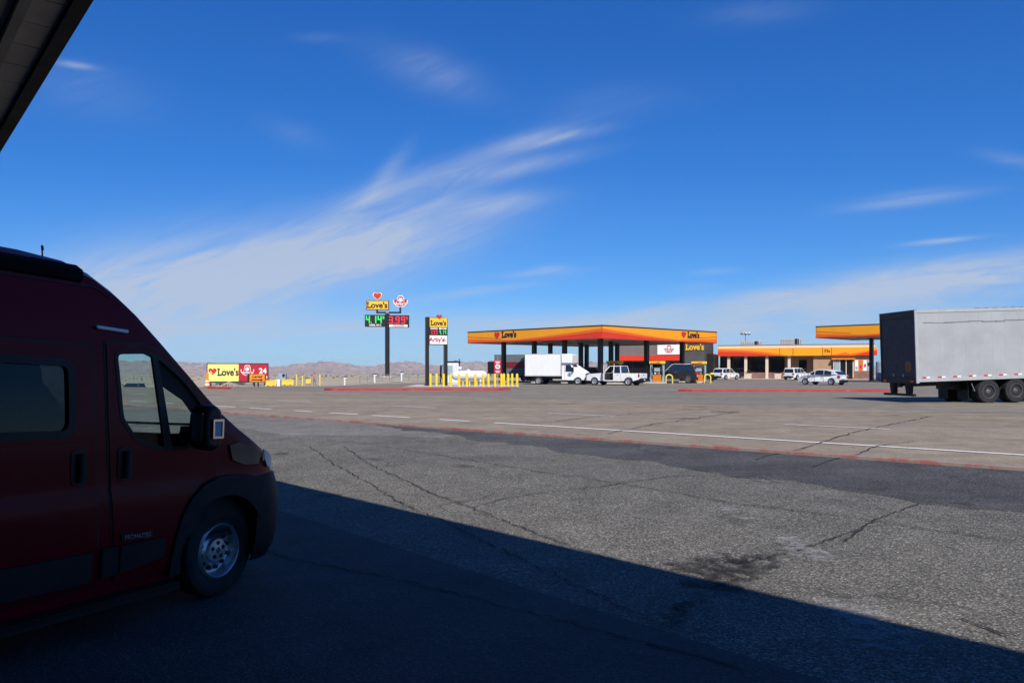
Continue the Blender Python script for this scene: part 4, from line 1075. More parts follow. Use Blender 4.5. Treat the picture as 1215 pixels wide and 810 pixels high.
car('suv', 'white SUV with its tail to the camera, parked before the dark store windows', 'SUV', at(861, 120.), hdg(.72, .62), SUV_TOP, SUV_CAB, SUV_G, 1.92, .37, (1.45, -1.35), paint='white')
S2_CAB = [(-2.18, 1.0), (-2.02, 1.70), (-1.8, 1.78), (.15, 1.76), (.38, 1.70), (1.05, 1.02)]
o = car('suv', 'boxy white SUV with roof rails, parked behind the silver hatchback', 'SUV', at(944.5, 119.), hdg(.72, .64), SUV_TOP, S2_CAB, SUV_G, 1.9, .38, (1.45, -1.35), paint='white')
for s in (-.7, .7): MB().tube([(-1.8, s, 1.78), (-1.75, s, 1.84), (.0, s, 1.84), (.1, s, 1.77)], .025, 6).build('roof_rail', M['black'], o)
H_TOP = [(-2.05, .66), (-2.10, .96), (-1.6, 1.02), (.8, .95), (1.6, .86), (2.1, .70), (2.24, .52)]
H_CAB = [(-2.0, .98), (-1.55, 1.30), (-.75, 1.47), (-.1, 1.50), (.35, 1.42), (1.55, .88)]
o = car('hatchback', 'silver-white liftback car crossing the forecourt in front of the store', 'car', at(976.5, 75.5), hdg(-.60, .80), H_TOP, H_CAB, [(-1.35, -.62), (-.55, .32), (.40, .95)], 1.76, .325, (1.33, -1.37), zb=.18, paint='silverwhite', taper=.13)
MB().face([(-2.095, -.66, .99), (-2.095, .66, .99), (-1.62, .60, 1.29), (-1.62, -.60, 1.29)]).build('tailgate_glass', M['carglass'], o)

# ------------------------------------------------------------------ semi-trailer at the right edge
def semi_trailer():
    ax = Vector((.993, .116, 0)); G = Vector((17.5, 33.8, 0)); z0 = .07
    t = thing('semi_trailer', 'grey-white box semi-trailer with a dark roll-up rear door, at the right edge', 'trailer', (0, 0, 0))
    head = math.atan2(ax.y, ax.x); left = Vector((-ax.y, ax.x, 0))
    t.location = G+left*1.3; t.location.z = z0; t.rotation_euler = (0, R(-1.9), head)
    L = 13.6; b, h = 1.04, 4.13
    MB().bx(.06, L, -1.30, 1.30, b+.13, h).build('cargo_box', M['trailer'], t)
    m = MB()
    x = .5
    while x < L:
        m.bx(x-.012, x+.012, -1.306, -1.298, b+.14, h-.12); x += .62
    m.build('panel_joint', M['trailer_frame'], t)
    MB().bx(.0, L, -1.318, -1.296, b, b+.16).bx(0, L, 1.296, 1.318, b, b+.16).bx(0, L, -1.32, -1.29, h-.11, h+.02).bx(0, L, 1.29, 1.32, h-.11, h+.02).build('side_rail', M['trailer_frame'], t)
    m = MB(); y0 = -1.3095; random.seed(3)
    px_ = .35; z = h-.54
    while px_ < L-.5:
        l = random.uniform(.3, .9); m.box((px_+l/2, y0+.002, z+random.uniform(-.02, .02)), (l, .012, random.uniform(.018, .05)), ry=R(random.uniform(-1.6, 1.6))); px_ += l*.9
    m.build('wavy_line', M['steel'], t)  # thin grey strips in an uneven row along the upper side
    for k in range(15):
        x = .25+k*.72
        if x > L-.6: break
        q = MB().bx(x, x+.17, -1.327, -1.318, b+.155, b+.215).build('reflector_tape', M['red'], t)
        MB().bx(x+.172, x+.34, -1.327, -1.318, b+.155, b+.215).build('white_tape', M['signwhite'], q)
    for k in range(24):
        x = 3.0+k*.42
        if x < L: MB().bx(x, x+.12, -1.29, 1.29, h+.0, h+.05).build('roof_bow', M['steel'], t)
    # rear frame and door
    fr = MB().bx(-.02, .08, -1.31, -1.20, b-.06, h+.03).bx(-.02, .08, 1.20, 1.31, b-.06, h+.03).bx(-.025, .08, -1.30, 1.30, h-.28, h+.03).bx(-.02, .08, -1.30, 1.30, b-.06, b+.16)
    fr.build('rear_frame', M['black'], t)
    MB().bx(-.03, .10, -1.315, -1.27, b-.05, h+.02).build('corner_post', M['trailer_frame'], t)
    d = MB().bx(.0, .05, -1.19, 1.19, b+.17, h-.29).build('rear_door', M['doordark'], t)
    for z in (1.75, 2.35, 2.95): MB().bx(-.006, .004, -1.19, 1.19, z-.006, z+.006).build('door_joint', M['black'], d)
    MB().lathe([(0, .24), (.004, .24)], (-1, 0, 0), (-.002, -.72, 1.72), 22).build('round_sticker', mat('faded_orange_sticker', (.25, .09, .012), .6, var=.3, scale=9), d)
    for y in (-.35, .35): MB().bx(-.02, .0, y-.04, y+.04, b+.22, b+.36).build('door_latch', M['steel'], d)
    m = MB()
    for k in range(8): m.bx(.5+k*.2, .6+k*.2, -1.25, -1.15, b-.07, b-.0)
    m.bx(.45, 2.2, -1.28, -1.1, b-.02, b+.0).build('slide_rail', M['black'], t)
    # impact guard
    m = MB()
    for y in (-.62, .50): m.rings([[Vector((x, y+dy, z)) for x, dy in ((-.02, -w), (.18, -w), (.18, w), (-.02, w))] for z, w in ((b-.05, .17), (.50, .10))])
    m.bx(-.05, .07, -1.12, 1.10, .42, .52).bx(.0, .1, -.12, .12, b-.25, b-.05).build('underride_guard', M['plastic'], t)
    for y in (-1.0, 1.0): MB().bx(-.03, -.015, y-.12, y+.12, b-.02, b+.07).build('tail_light', M['redlens'], t)
    # bogie
    MB().bx(.2, L, -.48, -.36, b-.22, b+.02).bx(.2, L, .36, .48, b-.22, b+.02).bx(2.2, 6.2, -.6, .6, .62, .86).build('chassis', M['black'], t)
    for x in (3.36, 4.66):
        MB().cyl((x, -1.2, .515), (x, 1.2, .515), .09).build('axle', M['black'], t)
        for s in (-1, 1):
            for y, rm in ((1.16, 'darkrim'), (.84, 'darkrim')):
                ax_ = (0, s, 0); wd = .27; c = (x, s*(y-wd/2), .515); r = .515
                w = MB().lathe([(0, r*.6), (0, r*.9), (.03, r), (wd-.03, r), (wd-.005, r*.95), (wd, r*.85), (wd-.008, r*.62), (wd*.75, r*.58)], ax_, c, 36).build('wheel', M['rubber'], t, smooth=True)
                if y > 1:
                    MB().lathe([(wd*.6, r*.58), (wd-.01, r*.60), (wd-.01, r*.55), (wd*.55, r*.52), (wd*.35, r*.45), (wd*.30, r*.28), (wd*.55, r*.26), (wd*.8, r*.2), (wd*.9, .0)], ax_, c, 28, cap=False).build('rim', M['darkrim'], w, smooth=True)
                    for k in range(8):
                        a = 2*math.pi*k/8; MB().cyl((x+.17*math.cos(a), s*(y-.03), r+.17*math.sin(a)), (x+.17*math.cos(a), s*(y+.01), r+.17*math.sin(a)), .018, n=8).build('wheel_nut', M['rim'], w)
    for s in (-1, 1):
        MB().bx(2.58, 2.61, s*.66-.34, s*.66+.34, .16, b-.1).build('mud_flap', M['black'], t)
        MB().tube([(2.62, s*1.18, b-.15), (2.75, s*1.2, .55)], .02, 6).build('flap_bracket', M['steel'], t)
    MB().bx(9.8, 10.1, -.9, -.7, .1, b).bx(9.8, 10.1, .7, .9, .1, b).build('landing_gear', M['steel'], t)
    return t
semi_trailer()

# ------------------------------------------------------------------ fuel canopies
U = Vector((-.692, .722, 0)); V = Vector((.72, .694, 0))
def canopy(name, label, C, LA, LB, zb, fh, cols, colr, wedge=True, words=True, cth=.2):
    """C: near corner (world); arms along U (LA) and V (LB)"""
    t = thing(name, label, 'canopy', C); tl = .18
    def P(a, b, z): return U*a+V*b+Vector((0, 0, z))
    m = MB(); m.rings([[P(0.1, .1, z), P(LA-.1, .1, z), P(LA-.1, LB-.1, z), P(.1, LB-.1, z)] for z in (zb+.10, zb+fh-.12)]); m.build('roof', M['soffit'], t)
    # four fascia boards with a dark cap
    def board(p, d, L, out, nm):
        def poly(pts, mt, off, th=.02, nme='fascia_stripe', par=None):
            return MB().prism(pts, p+out*off, d, (0, 0, 1), out*th).build(nme, mt, par)
        f = poly([(0, zb), (L, zb), (L, zb+fh), (0, zb+fh)], M['f_yellow'], -.10, .10, 'fascia', t)
        poly([(-.02, zb+fh), (L+.02, zb+fh), (L+.02, zb+fh+.09), (-.02, zb+fh+.09)], M['signblack'], -.12, .16, 'cap_trim', f)
        poly([(0, zb-.03), (L, zb-.03), (L, zb), (0, zb)], M['signblack'], -.10, .11, 'drip_edge', f)
        return f, poly
    CORN = [(P(0, 0, 0), U, LA, -V), (P(0, 0, 0), V, LB, -U), (P(LA, 0, 0), V, LB, U), (P(0, LB, 0), U, LA, V)]
    for i, (p, d, L, out) in enumerate(CORN):
        f, poly = board(p, d, L, out, i)
        if wedge:
            k = fh
            # flame: red swells towards the near corner, an orange band rides above it
            red = [(0, zb+.002), (L, zb+.002), (L, zb+.10*k)]+[(L*q, zb+k*(.06+.50*max(0, (.62-q)/.62)**1.25+.08*max(0, (q-.7)/.3))) for q in (.85, .72, .62, .5, .4, .3, .2, .1, 0)]
            poly(red, M['f_red'], .002, .012, 'red_flame', f)
            org = [(L*q, zb+k*(.07+.50*max(0, (.62-q)/.62)**1.25+.08*max(0, (q-.7)/.3))) for q in (0, .1, .2, .3, .4, .5, .62, .72, .85, 1)]
            top = [(L*q, zb+k*(.16+.64*max(0, (.60-q)/.60)**1.1+.22*max(0, (q-.62)/.38))) for q in (1, .85, .72, .62, .5, .4, .3, .2, .1, 0)]
            poly(org+top, M['f_orange'], .002, .012, 'orange_flame', f)
            poly([(L*q, zb+k*(.36*max(.0, (q-.62)/.38)+.20)) for q in (.72, .85, 1)]+[(L*q, zb+k*(.36*max(.0, (q-.62)/.38)+.24)) for q in (1, .85, .72)], M['signblack'] if False else M['f_red'], .016, .006, 'accent_line', f)
        if words and i < 2:
            u0 = L*(.685 if i == 0 else .735); rz = math.atan2(d.y, d.x); dd = d
            if i == 0: dd = -d; rz = math.atan2(dd.y, dd.x)
            q = p+d*u0+out*.03+Vector((0, 0, zb+fh*.66)); sx = 1.
            h = heart('heart_sign', .85, M['red'], f, q-dd*1.25, .03, rz)
            slab_word('sign_lettering', .88, M['signblack'], f, q+dd*.62+Vector((0, 0, -.03)), (R(90), 0, rz), .02)
    for a, b in cols:
        g = C+P(a, b, 0); z0 = gz(g.x, g.y)-C.z
        rzc = math.atan2(U.y, U.x); w = .40*colr
        c = MB().box(P(a, b, (z0+zb)/2+.05), (w, w, zb-z0+.1), rz=rzc).build('column', M['signblack'], t)
        MB().box(P(a, b, z0+.06), (w+.12, w+.12, .24), rz=rzc).build('column_base', M['pad'], c)
    for i in range(4):
        for j in range(3):
            MB().box(P(LA*(.15+.235*i), LB*(.2+.3*j), zb+.075), (.9, .5, .05), rz=math.atan2(U.y, U.x)).build('canopy_light', M['signwhite'], t)
    return t
CN = Vector((8.56, 74.4, 0))
COLS = [(a, b) for b in (2.4, 10., 16.6) for a in (2.2, 7., 11.4, 16.2)]
canopy('fuel_canopy', 'orange and yellow fuel canopy on black columns in the middle, peaked corner to the camera', CN, 19.6, 20.2, 4.55, 1.2, COLS, 1.)
E2 = Vector((37.6, 97, 0)); LA2 = 15.5; C2 = E2-U*LA2
canopy('fuel_canopy', 'second orange canopy partly hidden behind the semi-trailer at the right', C2, LA2, 11., 5.48, 1.35, [(LA2-3.2, 9.), (2.5, 9.)], 1.05, wedge=True, words=False)

def pump(px, Y, label):
    L = at(px, Y); t = thing('fuel_pump', label, 'pump', L, math.atan2(-.30, .954), 'yellow topped pumps under the fuel canopy')
    MB().bx(-.85, .85, -.55, .55, -.05, .15).build('island_base', M['pad'], t)
    MB().bx(-.46, .46, -.24, .24, .15, .90).build('lower_cabinet', M['signorange'], t, bevel=.02)
    MB().bx(-.44, .44, -.22, .22, .90, 1.75).build('dispenser_body', M['signblack'], t, bevel=.02)
    MB().bx(-.30, .30, -.245, -.222, 1.25, 1.62).build('display', M['bluegrey'], t)
    for k, c in ((-.2, 'signwhite'), (.0, 'red'), (.2, 'bluegrey')): MB().bx(k-.07, k+.07, -.245, -.222, .98, 1.14).build('grade_button', M[c], t)
    for s in (-1, 1):
        MB().bx(s*.62-.12, s*.62+.12, -.20, .20, .15, 2.05).build('side_post', M['bluegrey'], t, bevel=.03)
        MB().tube([(s*.47, -.25, 1.2), (s*.55, -.33, 1.9), (s*.60, -.34, 1.0), (s*.50, -.32, .5), (s*.46, -.26, .9)], .025, 6).build('hose', M['rubber'], t, smooth=True)
    h = MB().bx(-.82, .82, -.34, .34, 2.05, 2.33).build('top_sign', M['signyellow'], t, bevel=.03)
    MB().bx(-.70, .30, -.355, -.342, 2.09, 2.17).build('top_stripe', M['f_orange'], h)
    text('top_lettering', "Love's", .2, M['signblack'], h, (.1, -.35, 2.21), ext=.004, bold=.004)
    return t
M['signorange'] = mat('pump_orange', (.62, .19, .01), .4, var=.1)
pump(729.5, 80.5, 'fuel pump behind the white pickup, only its yellow top showing above the cab')
pump(780, 82.5, 'fuel pump with orange lower panel, left of the black SUV')
pump(829.5, 85.6, 'fuel pump at the right tail of the black SUV')

def hoop(px, Y, label):
    t = thing('hoop_bollard', label, 'bollard', at(px, Y), 0, 'yellow hoop bollards by the pumps')
    p = [(-.33, 0, -.05), (-.33, 0, .62)]+[(-.33*math.cos(a), 0, .62+.30*math.sin(a)) for a in [math.pi*i/10 for i in range(1, 10)]]+[(.33, 0, .62), (.33, 0, -.05)]
    MB().tube(p, .075, 10).build('hoop', M['paleyellow'], t, smooth=True)
    for s in (-1, 1): MB().cyl((s*.33, 0, -.02), (s*.33, 0, .03), .13).build('foot_plate', M['steel'], t)
hoop(794, 80.5, 'yellow hoop bollard in front of the black SUV, left of the two')
hoop(839.5, 84.0, 'yellow hoop bollard beside the dark tower, right of the two')
b = thing('trash_bin', 'round bin with a yellow lid between tower and white SUV', 'bin', at(844.5, 100))
MB().lathe([(0, .28), (.05, .30), (.8, .32), (.82, .28)], (0, 0, 1), (0, 0, 0), 16).build('bin_body', M['signblack'], b, smooth=True); MB().lathe([(.82, .30), (.95, .28), (1.05, .1)], (0, 0, 1), (0, 0, 0), 16).build('bin_lid', M['yellow'], b, smooth=True)

# ------------------------------------------------------------------ store
def store():
    T = Vector((.93, -.368, 0)).normalized(); rz = math.atan2(T.y, T.x)
    O = Vector((17.0, 127.0, 0))                      # left front corner of the restaurant wing
    t = thing('store_building', 'long tan store with orange fascia, dark tower and restaurant wing behind the pumps', 'store', O, rz)
    # local: X along the front, -Y towards the camera. the restaurant front at y=0, the shop front set back
    W1, W2 = 10.4, 14.0                               # restaurant ends / tower ends
    MB().bx(0, W1, 0, 14, 0, 5.7).build('restaurant_wall', M['midgrey'], t)
    MB().bx(-.02, .45, -.04, 0.0, 0, 5.7).build('corner_pilaster', M['brick'], t)
    MB().bx(0, W1, -1.0, 0, 2.95, 3.75).build('awning_band', M['f_red'], t)
    MB().bx(.8, W1-.4, -.03, .0, .35, 2.75).build('window', M['storeglass'], t)
    for x in (2.6, 4.6, 6.6, 8.6): MB().bx(x-.05, x+.05, -.06, -.03, .35, 2.75).build('window_mullion', M['signblack'], t)
    sg = MB().bx(6.6, 10.3, -.14, 0, 3.9, 5.55).build('restaurant_sign', M['signwhite'], t)
    hat_logo(sg, (8.45, -.15, 4.72), 1.45, M['signred'], M['signwhite'])
    # tower
    MB().bx(W1, W2, -.6, 10, 0, 6.2).build('tower', M['darkgrey'], t)
    slab_word('tower_lettering', 1.32, M['signyellow'], t, ((W1+W2)/2+.32, -.66, 5.0), ext=.06, sx=.84)
    MB().bx(W2, W2+.95, 2., 9, 0, 4.0).build('passage', M['signblack'], t)
    # shop front
    y1 = 9.0; xa, xb = 14.9, 38.2
    gx = 29.6                                          # end of the porch
    MB().bx(xa, xb, y1+2.6, y1+20, 0, 4.95).build('wall', M['tan'], t)
    MB().bx(gx+.02, xb-.02, y1-.02, y1+2.58, 0, 4.75).build('front_wall', M['tan'], t)
    MB().bx(gx, xb+.02, y1-.10, y1+2.5, -.1, 1.25).build('brick_base', M['brick'], t)
    # dark glazing of the porch
    MB().bx(xa, 25.2, y1+2.52, y1+2.6, .95, 3.6).build('window', M['storeglass'], t)
    MB().bx(xa, 26.6, y1+2.45, y1+2.52, 0, .95).build('brick_base', M['brick'], t)
    MB().bx(27.4, 28.6, y1+2.50, y1+2.58, 0, 3.1).build('door', M['storeglass'], t)
    for i, x in enumerate((16.6, 19.3, 22.6, 26.0)):
        c = MB().bx(x-.22, x+.22, y1-.1, y1+.34, 0, 3.75).build('porch_pillar', M['cream'], t)
    for x0, x1 in ((19.6, 22.3), (22.9, 25.7)): MB().bx(x0, x1, y1+.02, y1+.24, -.05, 1.05).build('porch_brick_wall', M['brick'], t)
    MB().bx(xa, gx, y1-.25, y1+2.6, 3.74, 3.80).build('porch_ceiling', M['tan'], t)
    # roof edge and fascia with flame bands
    MB().bx(xa, xb+.3, y1-.05, y1+.15, 5.0, 5.45).build('parapet', M['cream'], t)
    MB().bx(xa, xb+.3, y1-.12, y1+18, 5.45, 5.55).build('roof_cap', M['steel'], t)
    f = MB().bx(xa, xb+.6, y1-.55, y1-.05, 3.72, 5.0).build('fascia', M['f_yellow'], t)
    fy = y1-.555
    def band(pts, mt, n, o=0.): MB().prism(pts, (0, fy-o, 0), (1, 0, 0), (0, 0, 1), (0, -.012, 0)).build(n, mt, f)
    band([(xa, 3.73), (25., 3.73), (24, 3.84), (21.5, 4.08), (18.5, 4.35), (xa, 4.42)], M['f_red'], 'red_flame')
    band([(xa, 4.44), (18.5, 4.37), (21.5, 4.10), (25.5, 3.80), (25.0, 3.95), (21.8, 4.42), (19, 4.66), (xa, 4.85)], M['f_orange'], 'orange_flame')
    band([(30.5, 3.73), (xb+.6, 3.73), (xb+.6, 4.65), (36.5, 4.25), (35, 3.98), (34.3, 4.25), (32.6, 3.86)], M['f_orange'], 'orange_flame')
    band([(35.5, 3.74), (xb+.6, 3.74), (xb+.6, 4.45), (37, 4.15)], M['f_red'], 'red_flame', .013)
    for x in (24.6, 26.6, 31.0, 32.3): MB().bx(x-.03, x+.03, fy-.02, fy, 3.73, 4.98).build('fascia_joint', M['signblack'], f)
    MB().bx(31.3, 31.42, fy-.02, fy, 4.2, 4.7).bx(31.3, 31.55, fy-.02, fy, 4.62, 4.72).bx(31.62, 31.74, fy-.02, fy, 4.2, 4.66).bx(31.62, 31.9, fy-.02, fy, 4.42, 4.52).bx(31.9, 32.05, fy-.02, fy, 4.2, 4.5).build('fascia_mark', M['signblack'], f)
    # bay window under its little awning, posters
    bw = MB().bx(32.6, 35.4, y1-.5, y1-.02, .3, 3.1).build('bay_window', M['storeglass'], t)
    for x in (32.6, 33.5, 34.4, 35.4): MB().bx(x-.06, x+.06, y1-.56, y1-.48, .3, 3.1).build('window_mullion', M['cream'], bw)
    MB().bx(32.7, 33.5, y1-.53, y1-.5, 1.3, 3.0).build('window_poster', M['bluegrey'], bw)
    MB().bx(32.3, 35.7, y1-.9, y1-.02, 3.1, 3.3).build('window_awning', M['orange'], t)
    for k, (x, c, c2) in enumerate(((35.9, 'signwhite', 'bluegrey'), (36.5, 'f_orange', 'red'), (37.1, 'signwhite', 'red'), (37.6, 'bluegrey', 'signblack'))):
        p = MB().bx(x-.24, x+.24, y1-.05, y1-.02, 1.35, 3.0).build('wall_poster', M[c], t)
        MB().bx(x-.15, x+.15, y1-.058, y1-.05, 1.5+.2*k, 2.0+.2*k).build('poster_print', M[c2], p)
    MB().bx(15, xb, y1-1.6, y1+2.6, -.15, .07).build('walkway', M['pad'], t)
    def L(x, y, z=0): return O+T*x+Vector((-T.y, T.x, 0))*y+Vector((0, 0, z))
    return L, rz, y1
def hat_logo(parent, loc, w, red, white):
    """cowboy-hat outline with the name across its brim"""
    s = w/2; dome = [(-.52, .0), (-.50, .42), (-.38, .78), (-.2, .95), (.0, .88), (.2, .95), (.38, .78), (.50, .42), (.52, .0)]
    brim = [(.52, .05), (.78, .12), (.98, .30), (1.05, .10), (.92, -.28), (.62, -.58), (.25, -.72), (-.25, -.72), (-.62, -.58), (-.92, -.28), (-1.05, .10), (-.98, .30), (-.78, .12), (-.52, .05)]
    o = Vector(loc); P = lambda k, pts: [(x*s*k, z*s*k) for x, z in pts]
    a = MB().prism(P(1.12, dome[::-1]), o+Vector((0, 0, 0)), (1, 0, 0), (0, 0, 1), (0, -.02, 0)).prism(P(1.10, brim), o, (1, 0, 0), (0, 0, 1), (0, -.024, 0)).build('hat_outline', white if white != M['signwhite'] or True else white, parent)
    b = MB().prism(P(.98, dome[::-1]), o+Vector((0, -.03, 0)), (1, 0, 0), (0, 0, 1), (0, -.01, 0)).prism(P(.97, brim), o+Vector((0, -.03, 0)), (1, 0, 0), (0, 0, 1), (0, -.012, 0)).build('hat_shape', red, parent)
    m = MB()
    m.prism(P(.80, [(-.42, .12), (-.36, .6), (-.2, .82), (0, .72), (.2, .82), (.36, .6), (.42, .12), (.2, .02), (-.2, .02)]), o+Vector((0, -.045, .03*s)), (1, 0, 0), (0, 0, 1), (0, -.006, 0)); m.build('hat_highlight', white, parent)
    text('logo_lettering', "Arby's", w*.34, white, parent, o+Vector((0, -.055, -.28*s)), ext=.006, bold=w*.006)
    return a
SL, SRZ, SY1 = store()
def ac_unit(x, y, w, h, label):
    t = thing('rooftop_unit', label, 'air conditioner', SL(x, SY1+y, 5.55), SRZ, 'air conditioners on the store roof')
    MB().bx(-w/2, w/2, -.8, .8, 0, h).build('casing', M['acunit'], t, bevel=.03)
    for k in range(int(w/.3)): MB().bx(-w/2+.1+k*.3, -w/2+.24+k*.3, -.83, -.81, .12, h-.12).build('louvre', M['steel'], t)
    MB().bx(w*.16, w*.28, -.84, -.80, .02, h-.02).bx(w*.30, w*.34, -.85, -.80, .0, h).build('access_panel', M['plastic'], t)
ac_unit(19.8, 5, 3.4, .75, 'beige rooftop unit on the store, left one beside the lamp pole')
ac_unit(26.2, 4, 3.4, 1.05, 'larger grey rooftop unit on the store, right of the lamp pole')
lp = thing('lamp_pole', 'floodlight pole with three heads rising behind the store roof', 'lamp pole', at(884.5, 165))
MB().cyl((0, 0, 0), (0, 0, 9.0), .12, .08, 8).build('pole', M['steel'], lp)
for x, r_ in ((-.75, .3), (0, 0), (.75, -.3)):
    MB().box((x, -.1, 9.05), (.5, .5, .30), rx=R(-30), ry=r_).build('lamp_head', M['steel'], lp)
MB().bx(-.8, .8, -.04, .04, 8.75, 8.83).build('cross_arm', M['steel'], lp)
ic = thing('ice_freezer', 'white ice freezer against the tan wall, left of the boxy SUV', 'freezer', SL(26.9, SY1-.55), SRZ)
MB().bx(-.55, .55, -.4, .4, 0, 1.85).build('cabinet', M['signwhite'], ic, bevel=.03); MB().bx(-.42, .42, -.425, -.402, .5, 1.5).build('freezer_door', M['bluegrey'], ic)
for px_, Y, lab in ((888, 123.5, 'tan square planter between the porch pillars'), (923, 122., 'tan litter bin right of the low brick porch wall')):
    q = thing('planter' if px_ < 900 else 'trash_bin', lab, 'planter' if px_ < 900 else 'bin', at(px_, Y, .07), SRZ)
    MB().box((0, 0, .42), (.9, .8, .85), taper=1.08).build('planter_box' if px_ < 900 else 'bin_body', M['cream'], q, bevel=.02)
    if px_ < 900:
        m = MB()
        for k in range(60): 
            c = Vector((random.gauss(0, .25), random.gauss(0, .2), .85+abs(random.gauss(0, .25)))); d = Vector((random.gauss(0, 1), random.gauss(0, 1), random.gauss(0, 1))).normalized()*.12; e = d.orthogonal().normalized()*.06
            m.face([c-d, c+e, c+d, c-e])
        m.build('plant', M['shrub'], q)
    else: MB().bx(-.42, .42, -.36, .36, .86, 1.02).build('bin_lid', M['signblack'], q)
for px_, Y, lab, g in ((1043.5, 104, 'dark grey wheeled bin under the second canopy, taller left one', 1.0), (1047.2, 103, 'low grey wheeled bin beside the semi-trailer', .8)):
    q = thing('wheeled_bin', lab, 'bin', at(px_, Y)); MB().box((0, 0, .55*g+.03), (.6, .65, 1.0*g), taper=1.15).build('bin_body', M['bluegrey'], q, bevel=.03); MB().bx(-.36, .36, -.4, .4, 1.05*g+.03, 1.12*g+.03).build('bin_lid', M['steel'], q, bevel=.02)
    for s in (-1, 1): MB().cyl((s*.3, .3, .1), (s*.36, .3, .1), .1).build('wheel', M['rubber'], q)
tb = thing('utility_tank', 'tall grey utility cabinet behind the bins under the second canopy', 'cabinet', at(1046, 112))
MB().lathe([(0, .75), (2.6, .75), (2.75, .6), (2.8, 0)], (0, 0, 1), (0, 0, 0), 20).build('shell', M['bluegrey'], tb, smooth=True); MB().bx(-.8, .8, -.8, .8, -.1, .12).build('plinth', M['pad'], tb)

# ------------------------------------------------------------------ signs
def seg_digit(m, ch, x, z, w, h, th, y, ext):
    S = {'1': 'bc', '3': 'abgcd', '4': 'fgbc', '9': 'abcdfg', '0': 'abcdef'}[ch]
    q = {'a': (x, x+w, z+h-th, z+h), 'g': (x, x+w, z+h/2-th/2, z+h/2+th/2), 'd': (x, x+w, z, z+th), 'f': (x, x+th, z+h/2, z+h), 'e': (x, x+th, z, z+h/2), 'b': (x+w-th, x+w, z+h/2, z+h), 'c': (x+w-th, x+w, z, z+h/2)}
    for c in S:
        a, b, c_, d = q[c]; m.bx(a+.004, b-.004, y-ext, y, c_+.004, d-.004)
def price(parent, x0, x1, z0, z1, txt, led, label, y, mb='signblack'):
    p = MB().bx(x0, x1, y, y+.5, z0, z1).build('price_panel', M[mb], parent)
    W, H = x1-x0, z1-z0; m = MB(); h = H*.60; zb = z0+H*.31; w = W*.20; th = h*.17
    xs = (x0+W*.05, x0+W*.36, x0+W*.62)
    for c, x in zip((txt[0], txt[2], txt[3]), xs):
        m = MB(); seg_digit(m, c, x, zb, w, h, th, y-.003, .03); m.build('led_digit', M[led], p)
    MB().bx(x0+W*.285, x0+W*.325, y-.033, y-.003, zb, zb+th*.9).build('led_point', M[led], p)
    n = MB(); seg_digit(n, '9', x0+W*.86, zb+h*.55, W*.08, h*.42, th*.5, y-.003, .03); n.build('led_superscript', M[led], p)
    l = MB().bx(x0+W*.07, x1-W*.07, y-.012, y-.003, z0+H*.05, z0+H*.23).build('price_label', M['signwhite'] if led == 'led_red' else M['signblack'], p)
    text('label_lettering', label, H*.19, M['signred'] if led == 'led_red' else M['signwhite'], l, ((x0+x1)/2, y-.02, z0+H*.14), ext=.004, bold=H*.006, sx=.95)
def pylon():
    Y = 170; k = Y/FPX; L = at(459.3, Y); t = thing('highway_sign', "tall black pylon with a yellow heart sign and 4.14 and 3.99 price boards", 'sign', L, math.atan2(-L.x, L.y)*0+R(3))
    X = lambda px: (px-459.3)*k; Z = lambda py: (HOR-py)*k+CAMZ-L.z
    MB().cyl((0, .5, -.3), (0, .5, Z(372)), .50, .50, 16).build('pole', M['signblack'], t)
    MB().bx(-1.3, 1.3, -.8, 1.8, -.2, .15).build('footing', M['pad'], t)
    MB().bx(X(447), X(475.5), .3, .7, Z(371.6), Z(369.6)).bx(X(446.3), X(448.3), .3, .7, Z(371.6), Z(367)).bx(X(473.6), X(475.6), .3, .7, Z(371.6), Z(364)).build('cross_arm', M['signblack'], t)
    MB().bx(X(458), X(461.5), .1, .9, Z(371.4), Z(368.6)).build('arm_cap', M['steel'], t)
    b = MB().bx(X(434.4), X(461.3), .15, .85, Z(367.6), Z(356.4)).build('brand_sign', M['signblack'], t)
    MB().bx(X(435.2), X(460.5), .10, .16, Z(366.9), Z(357.1)).build('sign_face', M['signyellow'], b)
    slab_word('sign_lettering', 1.75, M['signblack'], b, (X(447.6), .08, Z(362.3)), ext=.03)
    MB().bx(X(454.6), X(456.2), .05, .09, Z(361), Z(359.4)).build('apostrophe', M['red'], b)
    h = heart('heart_sign', 2.15, M['boardyellow'], t, (X(447.8), .5, Z(351.0)), .4); heart('heart_face', 1.75, M['red'], h, (0, -.42, 0.02), .05)
    MB().bx(X(447.3), X(448.3), .3, .6, Z(357), Z(354.5)).build('heart_stem', M['signblack'], t)
    a = MB().bx(X(467.5), X(482.5), .45, .55, Z(362), Z(355)).build('hat_sign', M['signred'], t); hat_logo(a, (X(475), .30, Z(358.0)), 2.75, M['signred'], M['signwhite'])
    price(t, X(433), X(457.3), Z(387.6), Z(373.4), '4.14', 'led_green', 'DIESEL NO 2', .15); price(t, X(460), X(485.2), Z(388.4), Z(373.8), '3.99', 'led_red', 'UNLEADED', .15)
pylon()
